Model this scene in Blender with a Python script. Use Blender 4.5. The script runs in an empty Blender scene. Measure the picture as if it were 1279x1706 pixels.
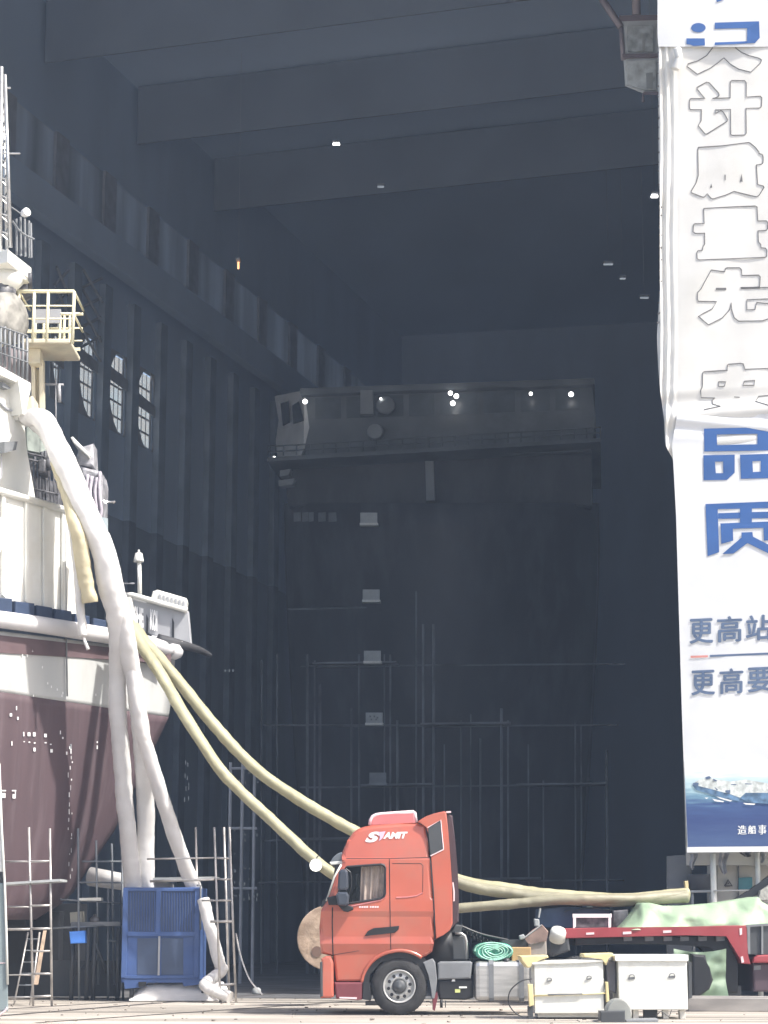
import bpy, bmesh, math, random
from mathutils import Vector, Matrix, noise
random.seed(7)
SC = bpy.context.scene
COL = SC.collection
R = math.radians

# ------------------------------------------------------------------ camera
F = 3460.0; W, H = 1279.0, 1706.0
TILT = R(11.31); CZ = 1.6
ct, st = math.cos(TILT), math.sin(TILT)
CAM = Vector((0, 0, CZ))

def ray(px, py):
    a = (px - W/2)/F; b = (py - H/2)/F
    return Vector((a, ct + b*st, st - b*ct))
def P(px, py, Y):
    r = ray(px, py)
    return CAM + r*(Y/r.y)
def PPL(px, py, o, n):
    r = ray(px, py)
    return CAM + r*((o - CAM).dot(n)/r.dot(n))
def G(px, py):
    r = ray(px, py)
    return CAM + r*(-CZ/r.z)

cam = bpy.data.cameras.new('camera'); co = bpy.data.objects.new('camera', cam); COL.objects.link(co)
co.location = CAM; co.rotation_euler = (R(90) + TILT, 0, 0)
cam.sensor_fit = 'HORIZONTAL'; cam.sensor_width = 36; cam.lens = 36*F/W
cam.clip_start = 0.5; cam.clip_end = 2000
SC.camera = co

# ------------------------------------------------------------------ materials
MATS = {}
def mat(name, col, rough=0.6, metal=0.0, var=0.12, scale=2.0, bump=0.0, bscale=12.0, stretch=None, emit=None, estr=0.0, dirt=None, dscale=0.7, damt=0.5, spec=None, coat=0.0):
    if name in MATS: return MATS[name]
    m = bpy.data.materials.new(name); m.use_nodes = True
    nt = m.node_tree; b = nt.nodes['Principled BSDF']
    b.inputs['Roughness'].default_value = rough; b.inputs['Metallic'].default_value = metal
    if spec is not None: b.inputs['Specular IOR Level'].default_value = spec
    if coat: b.inputs['Coat Weight'].default_value = coat; b.inputs['Coat Roughness'].default_value = 0.08
    tc = nt.nodes.new('ShaderNodeTexCoord')
    mp = nt.nodes.new('ShaderNodeMapping'); nt.links.new(tc.outputs['Object'], mp.inputs[0])
    if stretch: mp.inputs['Scale'].default_value = stretch
    nz = nt.nodes.new('ShaderNodeTexNoise'); nz.inputs['Scale'].default_value = scale; nz.inputs['Detail'].default_value = 6
    nt.links.new(mp.outputs[0], nz.inputs['Vector'])
    rp = nt.nodes.new('ShaderNodeValToRGB')
    lo = [max(0, c*(1 - var*1.6)) for c in col]; hi = [min(1, c*(1 + var)) for c in col]
    rp.color_ramp.elements[0].position = .3; rp.color_ramp.elements[1].position = .7
    rp.color_ramp.elements[0].color = (*lo, 1); rp.color_ramp.elements[1].color = (*hi, 1)
    nt.links.new(nz.outputs[0], rp.inputs[0])
    out = rp.outputs[0]
    if dirt:
        n2 = nt.nodes.new('ShaderNodeTexNoise'); n2.inputs['Scale'].default_value = dscale; n2.inputs['Detail'].default_value = 9
        n2.inputs['Roughness'].default_value = .65
        nt.links.new(mp.outputs[0], n2.inputs['Vector'])
        r2 = nt.nodes.new('ShaderNodeValToRGB'); r2.color_ramp.elements[0].position = .48; r2.color_ramp.elements[1].position = .68
        r2.color_ramp.elements[0].color = (0, 0, 0, 1); r2.color_ramp.elements[1].color = (damt, damt, damt, 1)
        nt.links.new(n2.outputs[0], r2.inputs[0])
        mx = nt.nodes.new('ShaderNodeMix'); mx.data_type = 'RGBA'
        nt.links.new(r2.outputs[0], mx.inputs[0]); nt.links.new(out, mx.inputs[6]); mx.inputs[7].default_value = (*dirt, 1)
        out = mx.outputs[2]
    nt.links.new(out, b.inputs['Base Color'])
    if bump:
        n3 = nt.nodes.new('ShaderNodeTexNoise'); n3.inputs['Scale'].default_value = bscale; n3.inputs['Detail'].default_value = 5
        nt.links.new(mp.outputs[0], n3.inputs['Vector'])
        bp = nt.nodes.new('ShaderNodeBump'); bp.inputs['Strength'].default_value = bump; bp.inputs['Distance'].default_value = .05
        nt.links.new(n3.outputs[0], bp.inputs['Height']); nt.links.new(bp.outputs[0], b.inputs['Normal'])
    if emit:
        b.inputs['Emission Color'].default_value = (*emit, 1); b.inputs['Emission Strength'].default_value = estr
    MATS[name] = m
    return m

def thin(m, f=.35):
    nt = m.node_tree; pb = nt.nodes['Principled BSDF']; tb = nt.nodes.new('ShaderNodeBsdfTranslucent'); mx = nt.nodes.new('ShaderNodeMixShader'); mx.inputs[0].default_value = f
    nt.links.new(pb.inputs['Base Color'].links[0].from_socket, tb.inputs[0]); nt.links.new(pb.outputs[0], mx.inputs[1]); nt.links.new(tb.outputs[0], mx.inputs[2]); nt.links.new(mx.outputs[0], nt.nodes['Material Output'].inputs[0])
def glass(name, col, alpha):
    m = bpy.data.materials.new(name); m.use_nodes = True
    nt = m.node_tree; b = nt.nodes['Principled BSDF']
    b.inputs['Base Color'].default_value = (*col, 1); b.inputs['Roughness'].default_value = .05
    b.inputs['Alpha'].default_value = alpha
    return m

M = {}
M['red'] = mat('red_paint', (.49, .12, .078), .27, var=.08, scale=1.0, coat=.6, dirt=(.36, .15, .11), dscale=1.1, damt=.55)
M['redtrailer'] = mat('trailer_red', (.34, .05, .06), .5, var=.15, dirt=(.2, .07, .07), dscale=2)
M['maroonstep'] = mat('dark_red_plastic', (.17, .04, .05), .6)
M['black'] = mat('black_plastic', (.018, .019, .022), .5)
M['tyre'] = mat('tyre_rubber', (.035, .035, .036), .85, var=.25, scale=6, bump=.3, bscale=40)
M['steel'] = mat('galvanised_steel', (.55, .55, .54), .35, .8, var=.12, scale=3)
M['alu'] = mat('brushed_aluminium', (.62, .61, .59), .38, .75, var=.12, scale=2, stretch=(1, 1, 8))
M['rim'] = mat('rim_steel', (.55, .55, .54), .4, .4, var=.1)
M['dgrey'] = mat('dark_grey_plastic', (.06, .065, .07), .55)
M['mgrey'] = mat('grey_paint', (.2, .21, .22), .5, var=.15)
M['mirror'] = mat('mirror_housing', (.05, .06, .08), .3)
M['shipwhite'] = mat('ship_white_paint', (.78, .78, .74), .5, var=.05, scale=.8, dirt=(.62, .6, .52), dscale=.9, damt=.5, bump=.08, bscale=2)
M['shipcream'] = mat('ship_cream_paint', (.74, .68, .52), .5, var=.12, scale=2, dirt=(.6, .45, .3), dscale=1.5, damt=.5)
M['railyellow'] = mat('pale_yellow_paint', (.8, .76, .55), .5, var=.1)
M['hullwhite'] = mat('hull_band_grey_white', (.5, .51, .5), .55, var=.07, scale=.7, stretch=(1, 1, .25), dirt=(.36, .36, .35), dscale=1.2, damt=.6, bump=.1, bscale=1.5)
M['hullred'] = mat('hull_antifouling', (.092, .06, .067), .6, var=.12, scale=.7, stretch=(2.5, 2.5, .18), dirt=(.16, .125, .135), dscale=1.0, damt=.5, bump=.1, bscale=1.5)
M['hullshade'] = mat('hull_shade_red', (.13, .085, .09), .6)
M['navy'] = mat('navy_rubber', (.03, .05, .1), .6)
M['fender'] = mat('white_fender', (.66, .65, .66), .45, var=.06)
M['shipgrey'] = mat('bulwark_grey', (.42, .43, .45), .5, var=.08, dirt=(.33, .33, .36), dscale=1.5)
M['hosewhite'] = mat('white_hose_plastic', (.8, .785, .77), .5, var=.06, scale=2, dirt=(.68, .65, .6), dscale=1.5, damt=.4, bump=.3, bscale=6)
M['hoseyellow'] = mat('pale_yellow_hose', (.5, .475, .31), .5, var=.1, scale=2, dirt=(.42, .38, .22), dscale=1.2, damt=.5, bump=.5, bscale=5)
M['hosecream'] = mat('cream_hose', (.66, .59, .4), .5, var=.1, scale=2, bump=.5, bscale=5)
M['hosetan'] = mat('tan_hose', (.37, .35, .25), .5, var=.1, scale=2, dirt=(.34, .29, .2), dscale=1.2, damt=.5, bump=.5, bscale=5)
for k_ in ('hosewhite', 'hoseyellow', 'hosecream', 'hosetan'): thin(M[k_], .22)
M['blue'] = mat('blue_paint', (.062, .118, .3), .45, var=.12, scale=1.5, dirt=(.09, .13, .24), dscale=2)
M['bluedark'] = mat('dark_blue_louvre', (.07, .1, .17), .55, var=.12)
M['brightblue'] = mat('bright_blue_plastic', (.08, .25, .75), .5)
M['whitebox'] = mat('white_box_paint', (.68, .69, .65), .45, var=.06, dirt=(.48, .46, .4), dscale=2.2, damt=.6)
M['yellow'] = mat('pale_yellow_bracket', (.7, .6, .32), .55, var=.12)
M['tarp'] = mat('pale_green_tarp', (.31, .42, .28), .55, var=.05, scale=1.5, dirt=(.27, .36, .24), dscale=1.5, damt=.3, bump=.5, bscale=3)
M['tarpdark'] = mat('green_tarp', (.17, .24, .165), .6, var=.08, scale=1.5, bump=.3, bscale=3)
M['net'] = mat('green_net', (.1, .42, .3), .6, var=.35, scale=9, bump=.3, bscale=30)
M['wood'] = mat('weathered_wood', (.5, .38, .28), .75, var=.25, scale=3, dirt=(.25, .17, .11), dscale=2.5, damt=.8, bump=.3)
M['card'] = mat('brown_cardboard', (.45, .3, .14), .8)
M['pinkbox'] = mat('dusty_box', (.36, .32, .28), .8, var=.2)
M['banner'] = mat('banner_cloth', (.7, .695, .665), .7, var=.03, scale=1.2, bump=.2, bscale=1.0, dirt=(.57, .56, .51), dscale=.5, damt=.5)
M['bannerlow'] = mat('banner_print_white', (.7, .715, .73), .6, var=.03, scale=.6, bump=.2, bscale=.8)
M['ink'] = mat('blue_ink', (.035, .115, .34), .6, var=.08, scale=1)
M['inkgrey'] = mat('grey_blue_ink', (.1, .15, .25), .6, var=.1)
M['inkline'] = mat('outline_ink', (.14, .14, .14), .7)
M['inkred'] = mat('faded_red_ink', (.6, .25, .22), .6)
M['white'] = mat('white_ink', (.85, .85, .85), .6, var=.02)
M['concrete'] = mat('concrete_apron', (.44, .4, .35), .85, var=.3, scale=.9, stretch=(.14, 1.3, 1), dirt=(.13, .12, .1), dscale=.8, damt=.9, bump=.35, bscale=5)
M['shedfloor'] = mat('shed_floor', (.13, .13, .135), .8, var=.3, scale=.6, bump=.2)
M['groove'] = mat('rail_steel_dark', (.1, .09, .085), .55, .3, var=.3, scale=3)
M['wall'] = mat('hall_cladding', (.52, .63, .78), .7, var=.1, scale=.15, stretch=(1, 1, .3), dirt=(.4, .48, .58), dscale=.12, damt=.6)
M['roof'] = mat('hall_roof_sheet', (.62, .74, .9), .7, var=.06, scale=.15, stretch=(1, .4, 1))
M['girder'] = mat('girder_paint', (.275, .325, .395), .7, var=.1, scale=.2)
M['wallshade'] = mat('hall_wall_shade', (.3, .355, .43), .8, var=.2, scale=.3, stretch=(1, 1, .3))  # darker copy of the cladding, gloom of the lower hall put into the colour
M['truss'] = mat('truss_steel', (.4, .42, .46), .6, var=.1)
M['columnshade'] = mat('column_lower_shade', (.2, .235, .285), .6, var=.15, scale=.8)  # darker copy of the column steel, lower hall gloom put into the colour
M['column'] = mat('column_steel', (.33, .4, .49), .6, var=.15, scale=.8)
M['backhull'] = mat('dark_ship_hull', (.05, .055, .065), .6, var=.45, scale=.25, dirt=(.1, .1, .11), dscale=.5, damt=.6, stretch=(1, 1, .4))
M['backgrey'] = mat('grey_ship_house', (.17, .19, .21), .55, var=.3, scale=.25, dirt=(.08, .085, .09), dscale=.15, damt=.8)  # broad dark patches stand for the house fading into the gloom
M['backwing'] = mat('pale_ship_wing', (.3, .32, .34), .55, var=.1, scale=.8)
M['backglass'] = mat('dark_bridge_glass', (.05, .055, .065), .15)
M['cabgrey'] = mat('crane_cab_grey', (.62, .66, .68), .5, var=.1)
M['cabdark'] = mat('crane_cab_frame', (.24, .2, .22), .5)
M['lamp'] = mat('lamp_glow', (.9, .9, .9), .5, emit=(1, .98, .95), estr=4)
M['lampdim'] = mat('lamp_glow_dim', (.6, .62, .65), .5, emit=(.8, .9, 1), estr=.16)
M['lamporange'] = mat('lamp_glow_orange', (.9, .3, .1), .5, emit=(1, .45, .2), estr=1.2)
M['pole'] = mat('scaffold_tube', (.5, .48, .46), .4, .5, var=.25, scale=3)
M['poledim'] = mat('dark_scaffold_tube', (.22, .24, .26), .55, .2, var=.3, scale=1)  # darker version of the scaffold tube
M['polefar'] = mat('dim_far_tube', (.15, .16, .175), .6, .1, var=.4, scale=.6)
M['board'] = mat('pale_board', (.4, .42, .42), .6, var=.15, scale=2)
M['plastic'] = mat('wrapped_plastic', (.45, .45, .48), .25, var=.3, scale=4, bump=.8, bscale=7)
M['machinery'] = mat('machinery', (.14, .14, .15), .45, .3, var=.5, scale=5)
M['seat'] = mat('lit_beige', (.6, .5, .43), .8, var=.2, scale=5)
M['teal'] = mat('teal_sheet', (.1, .3, .36), .6)
M['cabinet'] = mat('cabin_white', (.58, .57, .53), .6, var=.08, dirt=(.4, .38, .34), dscale=2)
M['vangrey'] = mat('van_paint', (.24, .29, .3), .35, var=.08)
M['sleeve'] = mat('pink_fairing', (.55, .2, .2), .35, var=.05)
M['palepink'] = mat('pale_pink_trim', (.8, .62, .64), .4, var=.03)
M['glass'] = glass('cab_glass', (.05, .06, .065), .22)
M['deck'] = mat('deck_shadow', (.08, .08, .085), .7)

# ------------------------------------------------------------------ mesh builder
def worldloc(o):
    v = Vector((0, 0, 0))
    while o: v += o.location; o = o.parent
    return v

class MB:
    def __init__(s): s.bm = bmesh.new()
    def face(s, pts):
        try: return s.bm.faces.new([s.bm.verts.new(p) for p in pts])
        except ValueError: pass
    def box(s, x0, x1, y0, y1, z0, z1, bev=0):
        x0, x1 = sorted((x0, x1)); y0, y1 = sorted((y0, y1)); z0, z1 = sorted((z0, z1))
        g = bmesh.ops.create_cube(s.bm, size=1)['verts']
        for v in g:
            v.co = Vector(((x0+x1)/2 + v.co.x*(x1-x0), (y0+y1)/2 + v.co.y*(y1-y0), (z0+z1)/2 + v.co.z*(z1-z0)))
        if bev:
            es = list({e for v in g for e in v.link_edges})
            bmesh.ops.bevel(s.bm, geom=es, offset=bev, segments=2, affect='EDGES', profile=.5)
        return s
    def slab(s, poly, d, bev=0):
        """poly: list of world points (planar), extruded by vector d"""
        d = Vector(d)
        a = [s.bm.verts.new(p) for p in poly]; b = [s.bm.verts.new(Vector(p) + d) for p in poly]
        n = len(a)
        fs = [s.bm.faces.new(a), s.bm.faces.new(b[::-1])]
        for i in range(n):
            fs.append(s.bm.faces.new((a[(i+1) % n], a[i], b[i], b[(i+1) % n])))
        if bev:
            bmesh.ops.bevel(s.bm, geom=list(fs[0].edges)+list(fs[1].edges), offset=bev, segments=2, affect='EDGES', profile=.5)
        return s
    def tube(s, pts, r, seg=8, cap=True, rf=None, flat=1.0):
        pts = [Vector(p) for p in pts]; rings = []
        up = Vector((0, 0, 1)); n = len(pts)
        for i, p in enumerate(pts):
            t = (pts[min(i+1, n-1)] - pts[max(i-1, 0)]).normalized()
            a = t.cross(up)
            if a.length < 1e-3: a = Vector((1, 0, 0))
            a.normalize(); b = a.cross(t).normalized()
            if i and a.dot(pa) < 0: a, b = -a, -b
            pa = a
            rr = r if rf is None else r*rf(i/(n-1))
            rings.append([s.bm.verts.new(p + (a*math.cos(2*math.pi*k/seg) + b*math.sin(2*math.pi*k/seg)*flat)*rr) for k in range(seg)])
        for i in range(n-1):
            for k in range(seg):
                f = s.bm.faces.new((rings[i][k], rings[i][(k+1) % seg], rings[i+1][(k+1) % seg], rings[i+1][k]))
                f.smooth = seg > 5
        if cap:
            s.bm.faces.new(rings[0][::-1]); s.bm.faces.new(rings[-1])
        return s
    def bar(s, a, b, r, seg=6): return s.tube([a, b], r, seg)
    def cyl(s, c, axis, r, h, seg=24, r2=None):
        c = Vector(c); a = Vector(axis).normalized()
        return s.tube([c - a*h/2, c + a*h/2], r, seg, rf=None if r2 is None else (lambda t: 1 + (r2/r - 1)*t))
    def lathe(s, c, axis, prof, seg=32, cap=True):
        c = Vector(c); a = Vector(axis).normalized()
        u = a.orthogonal().normalized(); w = a.cross(u); rings = []
        for (h, r) in prof:
            rings.append([s.bm.verts.new(c + a*h + (u*math.cos(2*math.pi*k/seg) + w*math.sin(2*math.pi*k/seg))*r) for k in range(seg)])
        for i in range(len(prof)-1):
            for k in range(seg):
                s.bm.faces.new((rings[i][k], rings[i][(k+1) % seg], rings[i+1][(k+1) % seg], rings[i+1][k])).smooth = True
        if cap: s.bm.faces.new(rings[0][::-1])
        s.bm.faces.new(rings[-1])
        return s
    def grid(s, fn, nu, nv, smooth=True):
        vs = [[s.bm.verts.new(fn(i/nu, j/nv)) for j in range(nv+1)] for i in range(nu+1)]
        for i in range(nu):
            for j in range(nv):
                s.bm.faces.new((vs[i][j], vs[i+1][j], vs[i+1][j+1], vs[i][j+1])).smooth = smooth
        return vs
    def fillpoly(s, loops):
        """planar filled polygon with holes"""
        es = []
        for lp in loops:
            vs = [s.bm.verts.new(p) for p in lp]
            for i in range(len(vs)): es.append(s.bm.edges.new((vs[i], vs[(i+1) % len(vs)])))
        g = bmesh.ops.triangle_fill(s.bm, edges=es, use_beauty=True, use_dissolve=False)
        return g
    def build(s, name, m, parent=None, merge=False):
        bm = s.bm
        if merge: bmesh.ops.remove_doubles(bm, verts=bm.verts, dist=1e-4)
        bmesh.ops.recalc_face_normals(bm, faces=bm.faces)
        if parent is None:
            if bm.verts:
                xs = [v.co for v in bm.verts]
                off = Vector((sum(v.x for v in xs)/len(xs), sum(v.y for v in xs)/len(xs), min(v.z for v in xs)))
            else: off = Vector((0, 0, 0))
        else: off = worldloc(parent)
        bmesh.ops.translate(bm, verts=bm.verts, vec=-off)
        me = bpy.data.meshes.new(name); bm.to_mesh(me); bm.free()
        if isinstance(m, str): m = M[m]
        me.materials.append(m)
        o = bpy.data.objects.new(name, me); COL.objects.link(o)
        if parent is None: o.location = off
        else: o.parent = parent
        return o

def tag(o, label, cat, group=None, kind=None):
    if label: o['label'] = label
    if cat: o['category'] = cat
    if group: o['group'] = group
    if kind: o['kind'] = kind
    return o
def empty(name, loc, label, cat, group=None):
    o = bpy.data.objects.new(name, None); COL.objects.link(o); o.location = loc
    o.empty_display_size = .2
    return tag(o, label, cat, group)
def struct(name, mb, m):
    o = mb.build(name, m); o['kind'] = 'structure'; return o

def spline(pts, n=10):
    pts = [Vector(p) for p in pts]
    ext = [pts[0]*2 - pts[1]] + pts + [pts[-1]*2 - pts[-2]]
    out = []
    for i in range(1, len(ext)-2):
        p0, p1, p2, p3 = ext[i-1:i+3]
        for k in range(n):
            t = k/n
            out.append(.5*((2*p1) + (p2-p0)*t + (2*p0-5*p1+4*p2-p3)*t*t + (3*p1-p0-3*p2+p3)*t*t*t))
    out.append(pts[-1]); return out

def text2d(body, bold=0.0, shear=0.0):
    c = bpy.data.curves.new('lettering', 'FONT'); c.body = body; c.offset = bold; c.shear = shear; c.fill_mode = 'FRONT'
    o = bpy.data.objects.new('lettering', c); COL.objects.link(o)
    dg = bpy.context.evaluated_depsgraph_get(); dg.update()
    me = bpy.data.meshes.new_from_object(o.evaluated_get(dg))
    vs = [(v.co.x, v.co.y) for v in me.vertices]; fs = [list(p.vertices) for p in me.polygons]
    bpy.data.objects.remove(o); bpy.data.curves.remove(c); bpy.data.meshes.remove(me)
    return vs, fs
def textrect(mb, body, x0, y0, x1, y1, mapper, bold=0.0, shear=0.0, slope=0.0):
    vs, fs = text2d(body, bold, shear)
    ax = min(v[0] for v in vs); bx = max(v[0] for v in vs); ay = min(v[1] for v in vs); by = max(v[1] for v in vs)
    nv = []
    for (x, y) in vs:
        px = x0 + (x-ax)/(bx-ax)*(x1-x0); py = y1 - (y-ay)/(by-ay)*(y1-y0) + slope*(px-x0)
        nv.append(mb.bm.verts.new(mapper(px, py)))
    for f in fs:
        try: mb.bm.faces.new([nv[i] for i in f])
        except ValueError: pass

# ================================================================== SETTING
g = MB(); g.face([(-400, -200, 0), (400, -200, 0), (400, 600, 0), (-400, 600, 0)])
struct('ground', g, 'concrete')
# dark hall floor sheet (inside the hall) and rail slots in the apron
YAW = R(17); wd = Vector((math.sin(YAW), math.cos(YAW), 0)); wn = Vector((math.cos(YAW), -math.sin(YAW), 0))
FY = R(9); fd = Vector((math.cos(FY), -math.sin(FY), 0)); fn = Vector((-math.sin(FY), -math.cos(FY), 0))   # facade direction, outward normal
FO = P(1122, 900, 47.5); FO.z = 0
def fac(x):   # point of the facade line at a given x
    return FO + fd*((x - FO.x)/fd.x)
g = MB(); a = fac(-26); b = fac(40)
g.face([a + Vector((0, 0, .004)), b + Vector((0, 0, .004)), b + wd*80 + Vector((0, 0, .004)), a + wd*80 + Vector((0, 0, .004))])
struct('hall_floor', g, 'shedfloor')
for i, (p0, p1, w) in enumerate([((-20, 1694), (520, 1650), .10), ((60, 1704), (600, 1667), .07), ((690, 1688), (1290, 1684), .07), ((1145, 1672), (1300, 1668), .10), ((-30, 1683), (330, 1662), .06), ((860, 1701), (1300, 1698), .05)]):
    q0, q1 = G(*p0), G(*p1); d = (q1-q0).normalized(); s_ = Vector((-d.y, d.x, 0))*w
    z = Vector((0, 0, .006))
    g = MB(); g.face([q0-s_+z, q1-s_+z, q1+s_+z, q0+s_+z])
    struct('rail_slot', g, 'groove')

# ================================================================== ASSEMBLY HALL
hall = empty('assembly_hall', fac(0), 'huge dark steel assembly hall standing open behind the red truck', 'hall')
LW = Vector((-20, 50, 0))     # left wall line origin
ZR = 36.0
def lw(s_, z, off=0): return LW + wd*s_ + wn*off + Vector((0, 0, z))
RWo = Vector((24, 45, 0))
L1 = 72.0
# left wall pieces around the window row (openings are real)
def pxs(px, py=700):   # distance along left wall seen at px
    r = ray(px, py); r2 = Vector((r.x, r.y)); 
    # CAM.xy + t r = LW + s wd
    det = r2.x*(-wd.y) + wd.x*r2.y
    t = (LW.x*(-wd.y) + wd.x*LW.y)/det
    return ((r.x*t - LW.x)*wd.x + (r.y*t - LW.y)*wd.y)
PANE = bpy.data.materials.new('frosted_pane'); PANE.use_nodes = True; nt = PANE.node_tree
tb = nt.nodes.new('ShaderNodeBsdfTranslucent'); tb.inputs[0].default_value = (.95, .88, .78, 1); tr = nt.nodes.new('ShaderNodeBsdfTransparent'); mxs = nt.nodes.new('ShaderNodeMixShader')
tcn = nt.nodes.new('ShaderNodeTexCoord'); nzn = nt.nodes.new('ShaderNodeTexNoise'); nzn.inputs['Scale'].default_value = 1.1; nt.links.new(tcn.outputs['Object'], nzn.inputs['Vector'])
rpn = nt.nodes.new('ShaderNodeValToRGB'); rpn.color_ramp.elements[0].position = .3; rpn.color_ramp.elements[1].position = .7; rpn.color_ramp.elements[0].color = (.1, .1, .1, 1); rpn.color_ramp.elements[1].color = (.55, .55, .55, 1); tr.inputs[0].default_value = (1, .93, .82, 1); nt.links.new(nzn.outputs[0], rpn.inputs[0])
nt.links.new(rpn.outputs[0], mxs.inputs[0]); nt.links.new(tr.outputs[0], mxs.inputs[1]); nt.links.new(tb.outputs[0], mxs.inputs[2]); nt.links.new(mxs.outputs[0], nt.nodes['Material Output'].inputs[0])
wins = [(pxs(80), pxs(98)), (pxs(126), pxs(155)), (pxs(176), pxs(206)), (pxs(223), pxs(253))]
zb, zt = 21.0, 24.1
m = MB()
def wslab(mb, s0, s1, z0, z1, th=.05):
    mb.slab([lw(s0, z0), lw(s1, z0), lw(s1, z1), lw(s0, z1)], -wn*th)
wslab(m, 3, L1, 17.5, zb); wslab(m, 3, L1, zt, 28.2); wslab(m, 3, L1, 31.2, ZR)
prev = 3
for (s0, s1) in wins:
    wslab(m, prev, s0, zb, zt); prev = s1
wslab(m, prev, L1, zb, zt)
m.build('side_wall', 'wall', hall)
m = MB(); wslab(m, 3, L1, 0, 17.5); m.build('wall_shade_band', 'wallshade', hall)  # lower wall, its shade painted in as a darker band
# clerestory of translucent panes
m = MB(); wslab(m, 3, L1, 28.2, 31.2, .1)
mp_ = mat('clerestory_sheet', (.5, .54, .58), .5, var=.2, scale=.5, stretch=(1.5, 1.5, .2))
cl = m.build('clerestory', mp_, hall)
nt = mp_.node_tree; pb = nt.nodes['Principled BSDF']; tb = nt.nodes.new('ShaderNodeBsdfTranslucent'); mxs = nt.nodes.new('ShaderNodeMixShader'); mxs.inputs[0].default_value = .4
nt.links.new(pb.inputs['Base Color'].links[0].from_socket, tb.inputs[0]); nt.links.new(pb.outputs[0], mxs.inputs[1]); nt.links.new(tb.outputs[0], mxs.inputs[2]); nt.links.new(mxs.outputs[0], nt.nodes['Material Output'].inputs[0])
for k in range(15):
    s0 = 3.5 + k*4.4
    m = MB(); m.slab([lw(s0, 28.2, .05), lw(s0+1.1, 28.2, .05), lw(s0+1.1, 31.2, .05), lw(s0, 31.2, .05)], wn*.12); m.build('clerestory_post', 'truss', hall)
for k, (s0, s1) in enumerate(wins):
    f = MB(); t = .09
    for q in (0, 1):
        s_ = s0 if q == 0 else s1 - t
        f.slab([lw(s_, zb, -.05), lw(s_+t, zb, -.05), lw(s_+t, zt, -.05), lw(s_, zt, -.05)], -wn*.04)
    w = f.build('window', 'truss', hall)
    f = MB(); n = 4
    for j in range(1, n):
        s_ = s0 + (s1-s0)*j/n
        f.slab([lw(s_-.02, zb, -.07), lw(s_+.02, zb, -.07), lw(s_+.02, zt, -.07), lw(s_-.02, zt, -.07)], -wn*.02)
    for j in range(1, 5):
        z = zb + (zt-zb)*j/5
        f.slab([lw(s0, z-.04, -.13), lw(s1, z-.04, -.13), lw(s1, z+.04, -.13), lw(s0, z+.04, -.1)], -wn*.02)
    f.build('glazing_bars', 'truss', w)
    f = MB(); f.slab([lw(s0, zb, -.13), lw(s1, zb, -.13), lw(s1, zt, -.13), lw(s0, zt, -.13)], -wn*.008); f.build('pane', PANE, w)
# crane gantry struts that break up the windows
for k, (s0, s1) in enumerate(wins):
    f = MB(); c0 = (s0+s1)/2; rr = random.Random(k+3)
    # haunch plates: corners of the opening are hidden by curved gussets
    def gus(cx, cz, sx, sz, r_):
        pts = [lw(cx, cz, .03)]
        for j in range(7):
            a = math.pi/2*j/6
            pts.append(lw(cx + sx*r_*(1-math.sin(a))*.8, cz + sz*r_*(1-math.cos(a))*1.6, .03))
        f.slab(pts, wn*.03)
    gus(s0-.05, zt+.1, 1, -1, 1.3+.2*rr.random()); gus(s1+.05, zt+.1, -1, -1, .3+.4*rr.random()); gus(s0-.05, zb-.1, 1, 1, 1.5+.3*rr.random()); gus(s1+.05, zb-.1, -1, 1, .2+.2*rr.random())
    zz = zb + [1.3, 1.9, 1.9, 1.5][k]
    f.slab([lw(s0-.1, zz, .07), lw(s1+.1, zz-.1, .07), lw(s1+.1, zz+.35, .07), lw(s0-.1, zz+.55, .07)], wn*.04)
    if k in (0, 1):
        for j in range(4):
            f.bar(lw(s0-.1, zz+.5+j*.8, .15), lw(s1+.1, zz+1.4+j*.8, .15), .06, 5)
            f.bar(lw(s0-.1, zz+1.2+j*.8, .2), lw(s1+.1, zz+.4+j*.8, .2), .06, 5)
    f.build('gantry_strut', 'truss', hall)
# columns along the left wall, between the windows
cpx = [pxs(112), pxs(165), pxs(214)]; cst = (cpx[2]-cpx[0])/2
for k in range(-5, 9):
    s_ = cpx[0] + k*cst
    if s_ < 3: continue
    w_ = .34
    for z0_, z1_, mm in ((0, 17.5, 'columnshade'), (17.5, 26.5, 'column')):
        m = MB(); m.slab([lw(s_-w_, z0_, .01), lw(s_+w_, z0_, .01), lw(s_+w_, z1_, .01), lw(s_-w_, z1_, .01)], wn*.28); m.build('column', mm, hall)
m = MB(); m.slab([lw(3, 26.6, .9), lw(L1, 26.6, .9), lw(L1, 27.9, .9), lw(3, 27.9, .9)], wn*.5); m.build('crane_girder', 'wall', hall)
# right wall, back wall, roof
m = MB(); m.slab([RWo, RWo + wd*L1, RWo + wd*L1 + Vector((0, 0, ZR)), RWo + Vector((0, 0, ZR))], wn*.25); m.build('side_wall', 'wall', hall)
bl = LW + wd*L1; br = RWo + wd*(L1-4)
m = MB(); m.slab([bl, br, br + Vector((0, 0, ZR)), bl + Vector((0, 0, ZR))], wd*.25); m.build('back_wall', 'wall', hall)
fl, fr = fac(-21), fac(24)
m = MB(); z = Vector((0, 0, ZR)); m.slab([fl+z, fr+z, br+z, bl+z], Vector((0, 0, .3))); m.build('roof', 'roof', hall)
for k in range(5):
    s_ = 7 + k*8.6
    m = MB(); a = LW + wd*s_ + wn*.2; b = a + wn*42
    m.slab([a+Vector((0, 0, 33.4)), b+Vector((0, 0, 33.4)), b+Vector((0, 0, 35.9)), a+Vector((0, 0, 35.9))], wd*.1)
    m.build('roof_girder', 'girder', hall)
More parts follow.
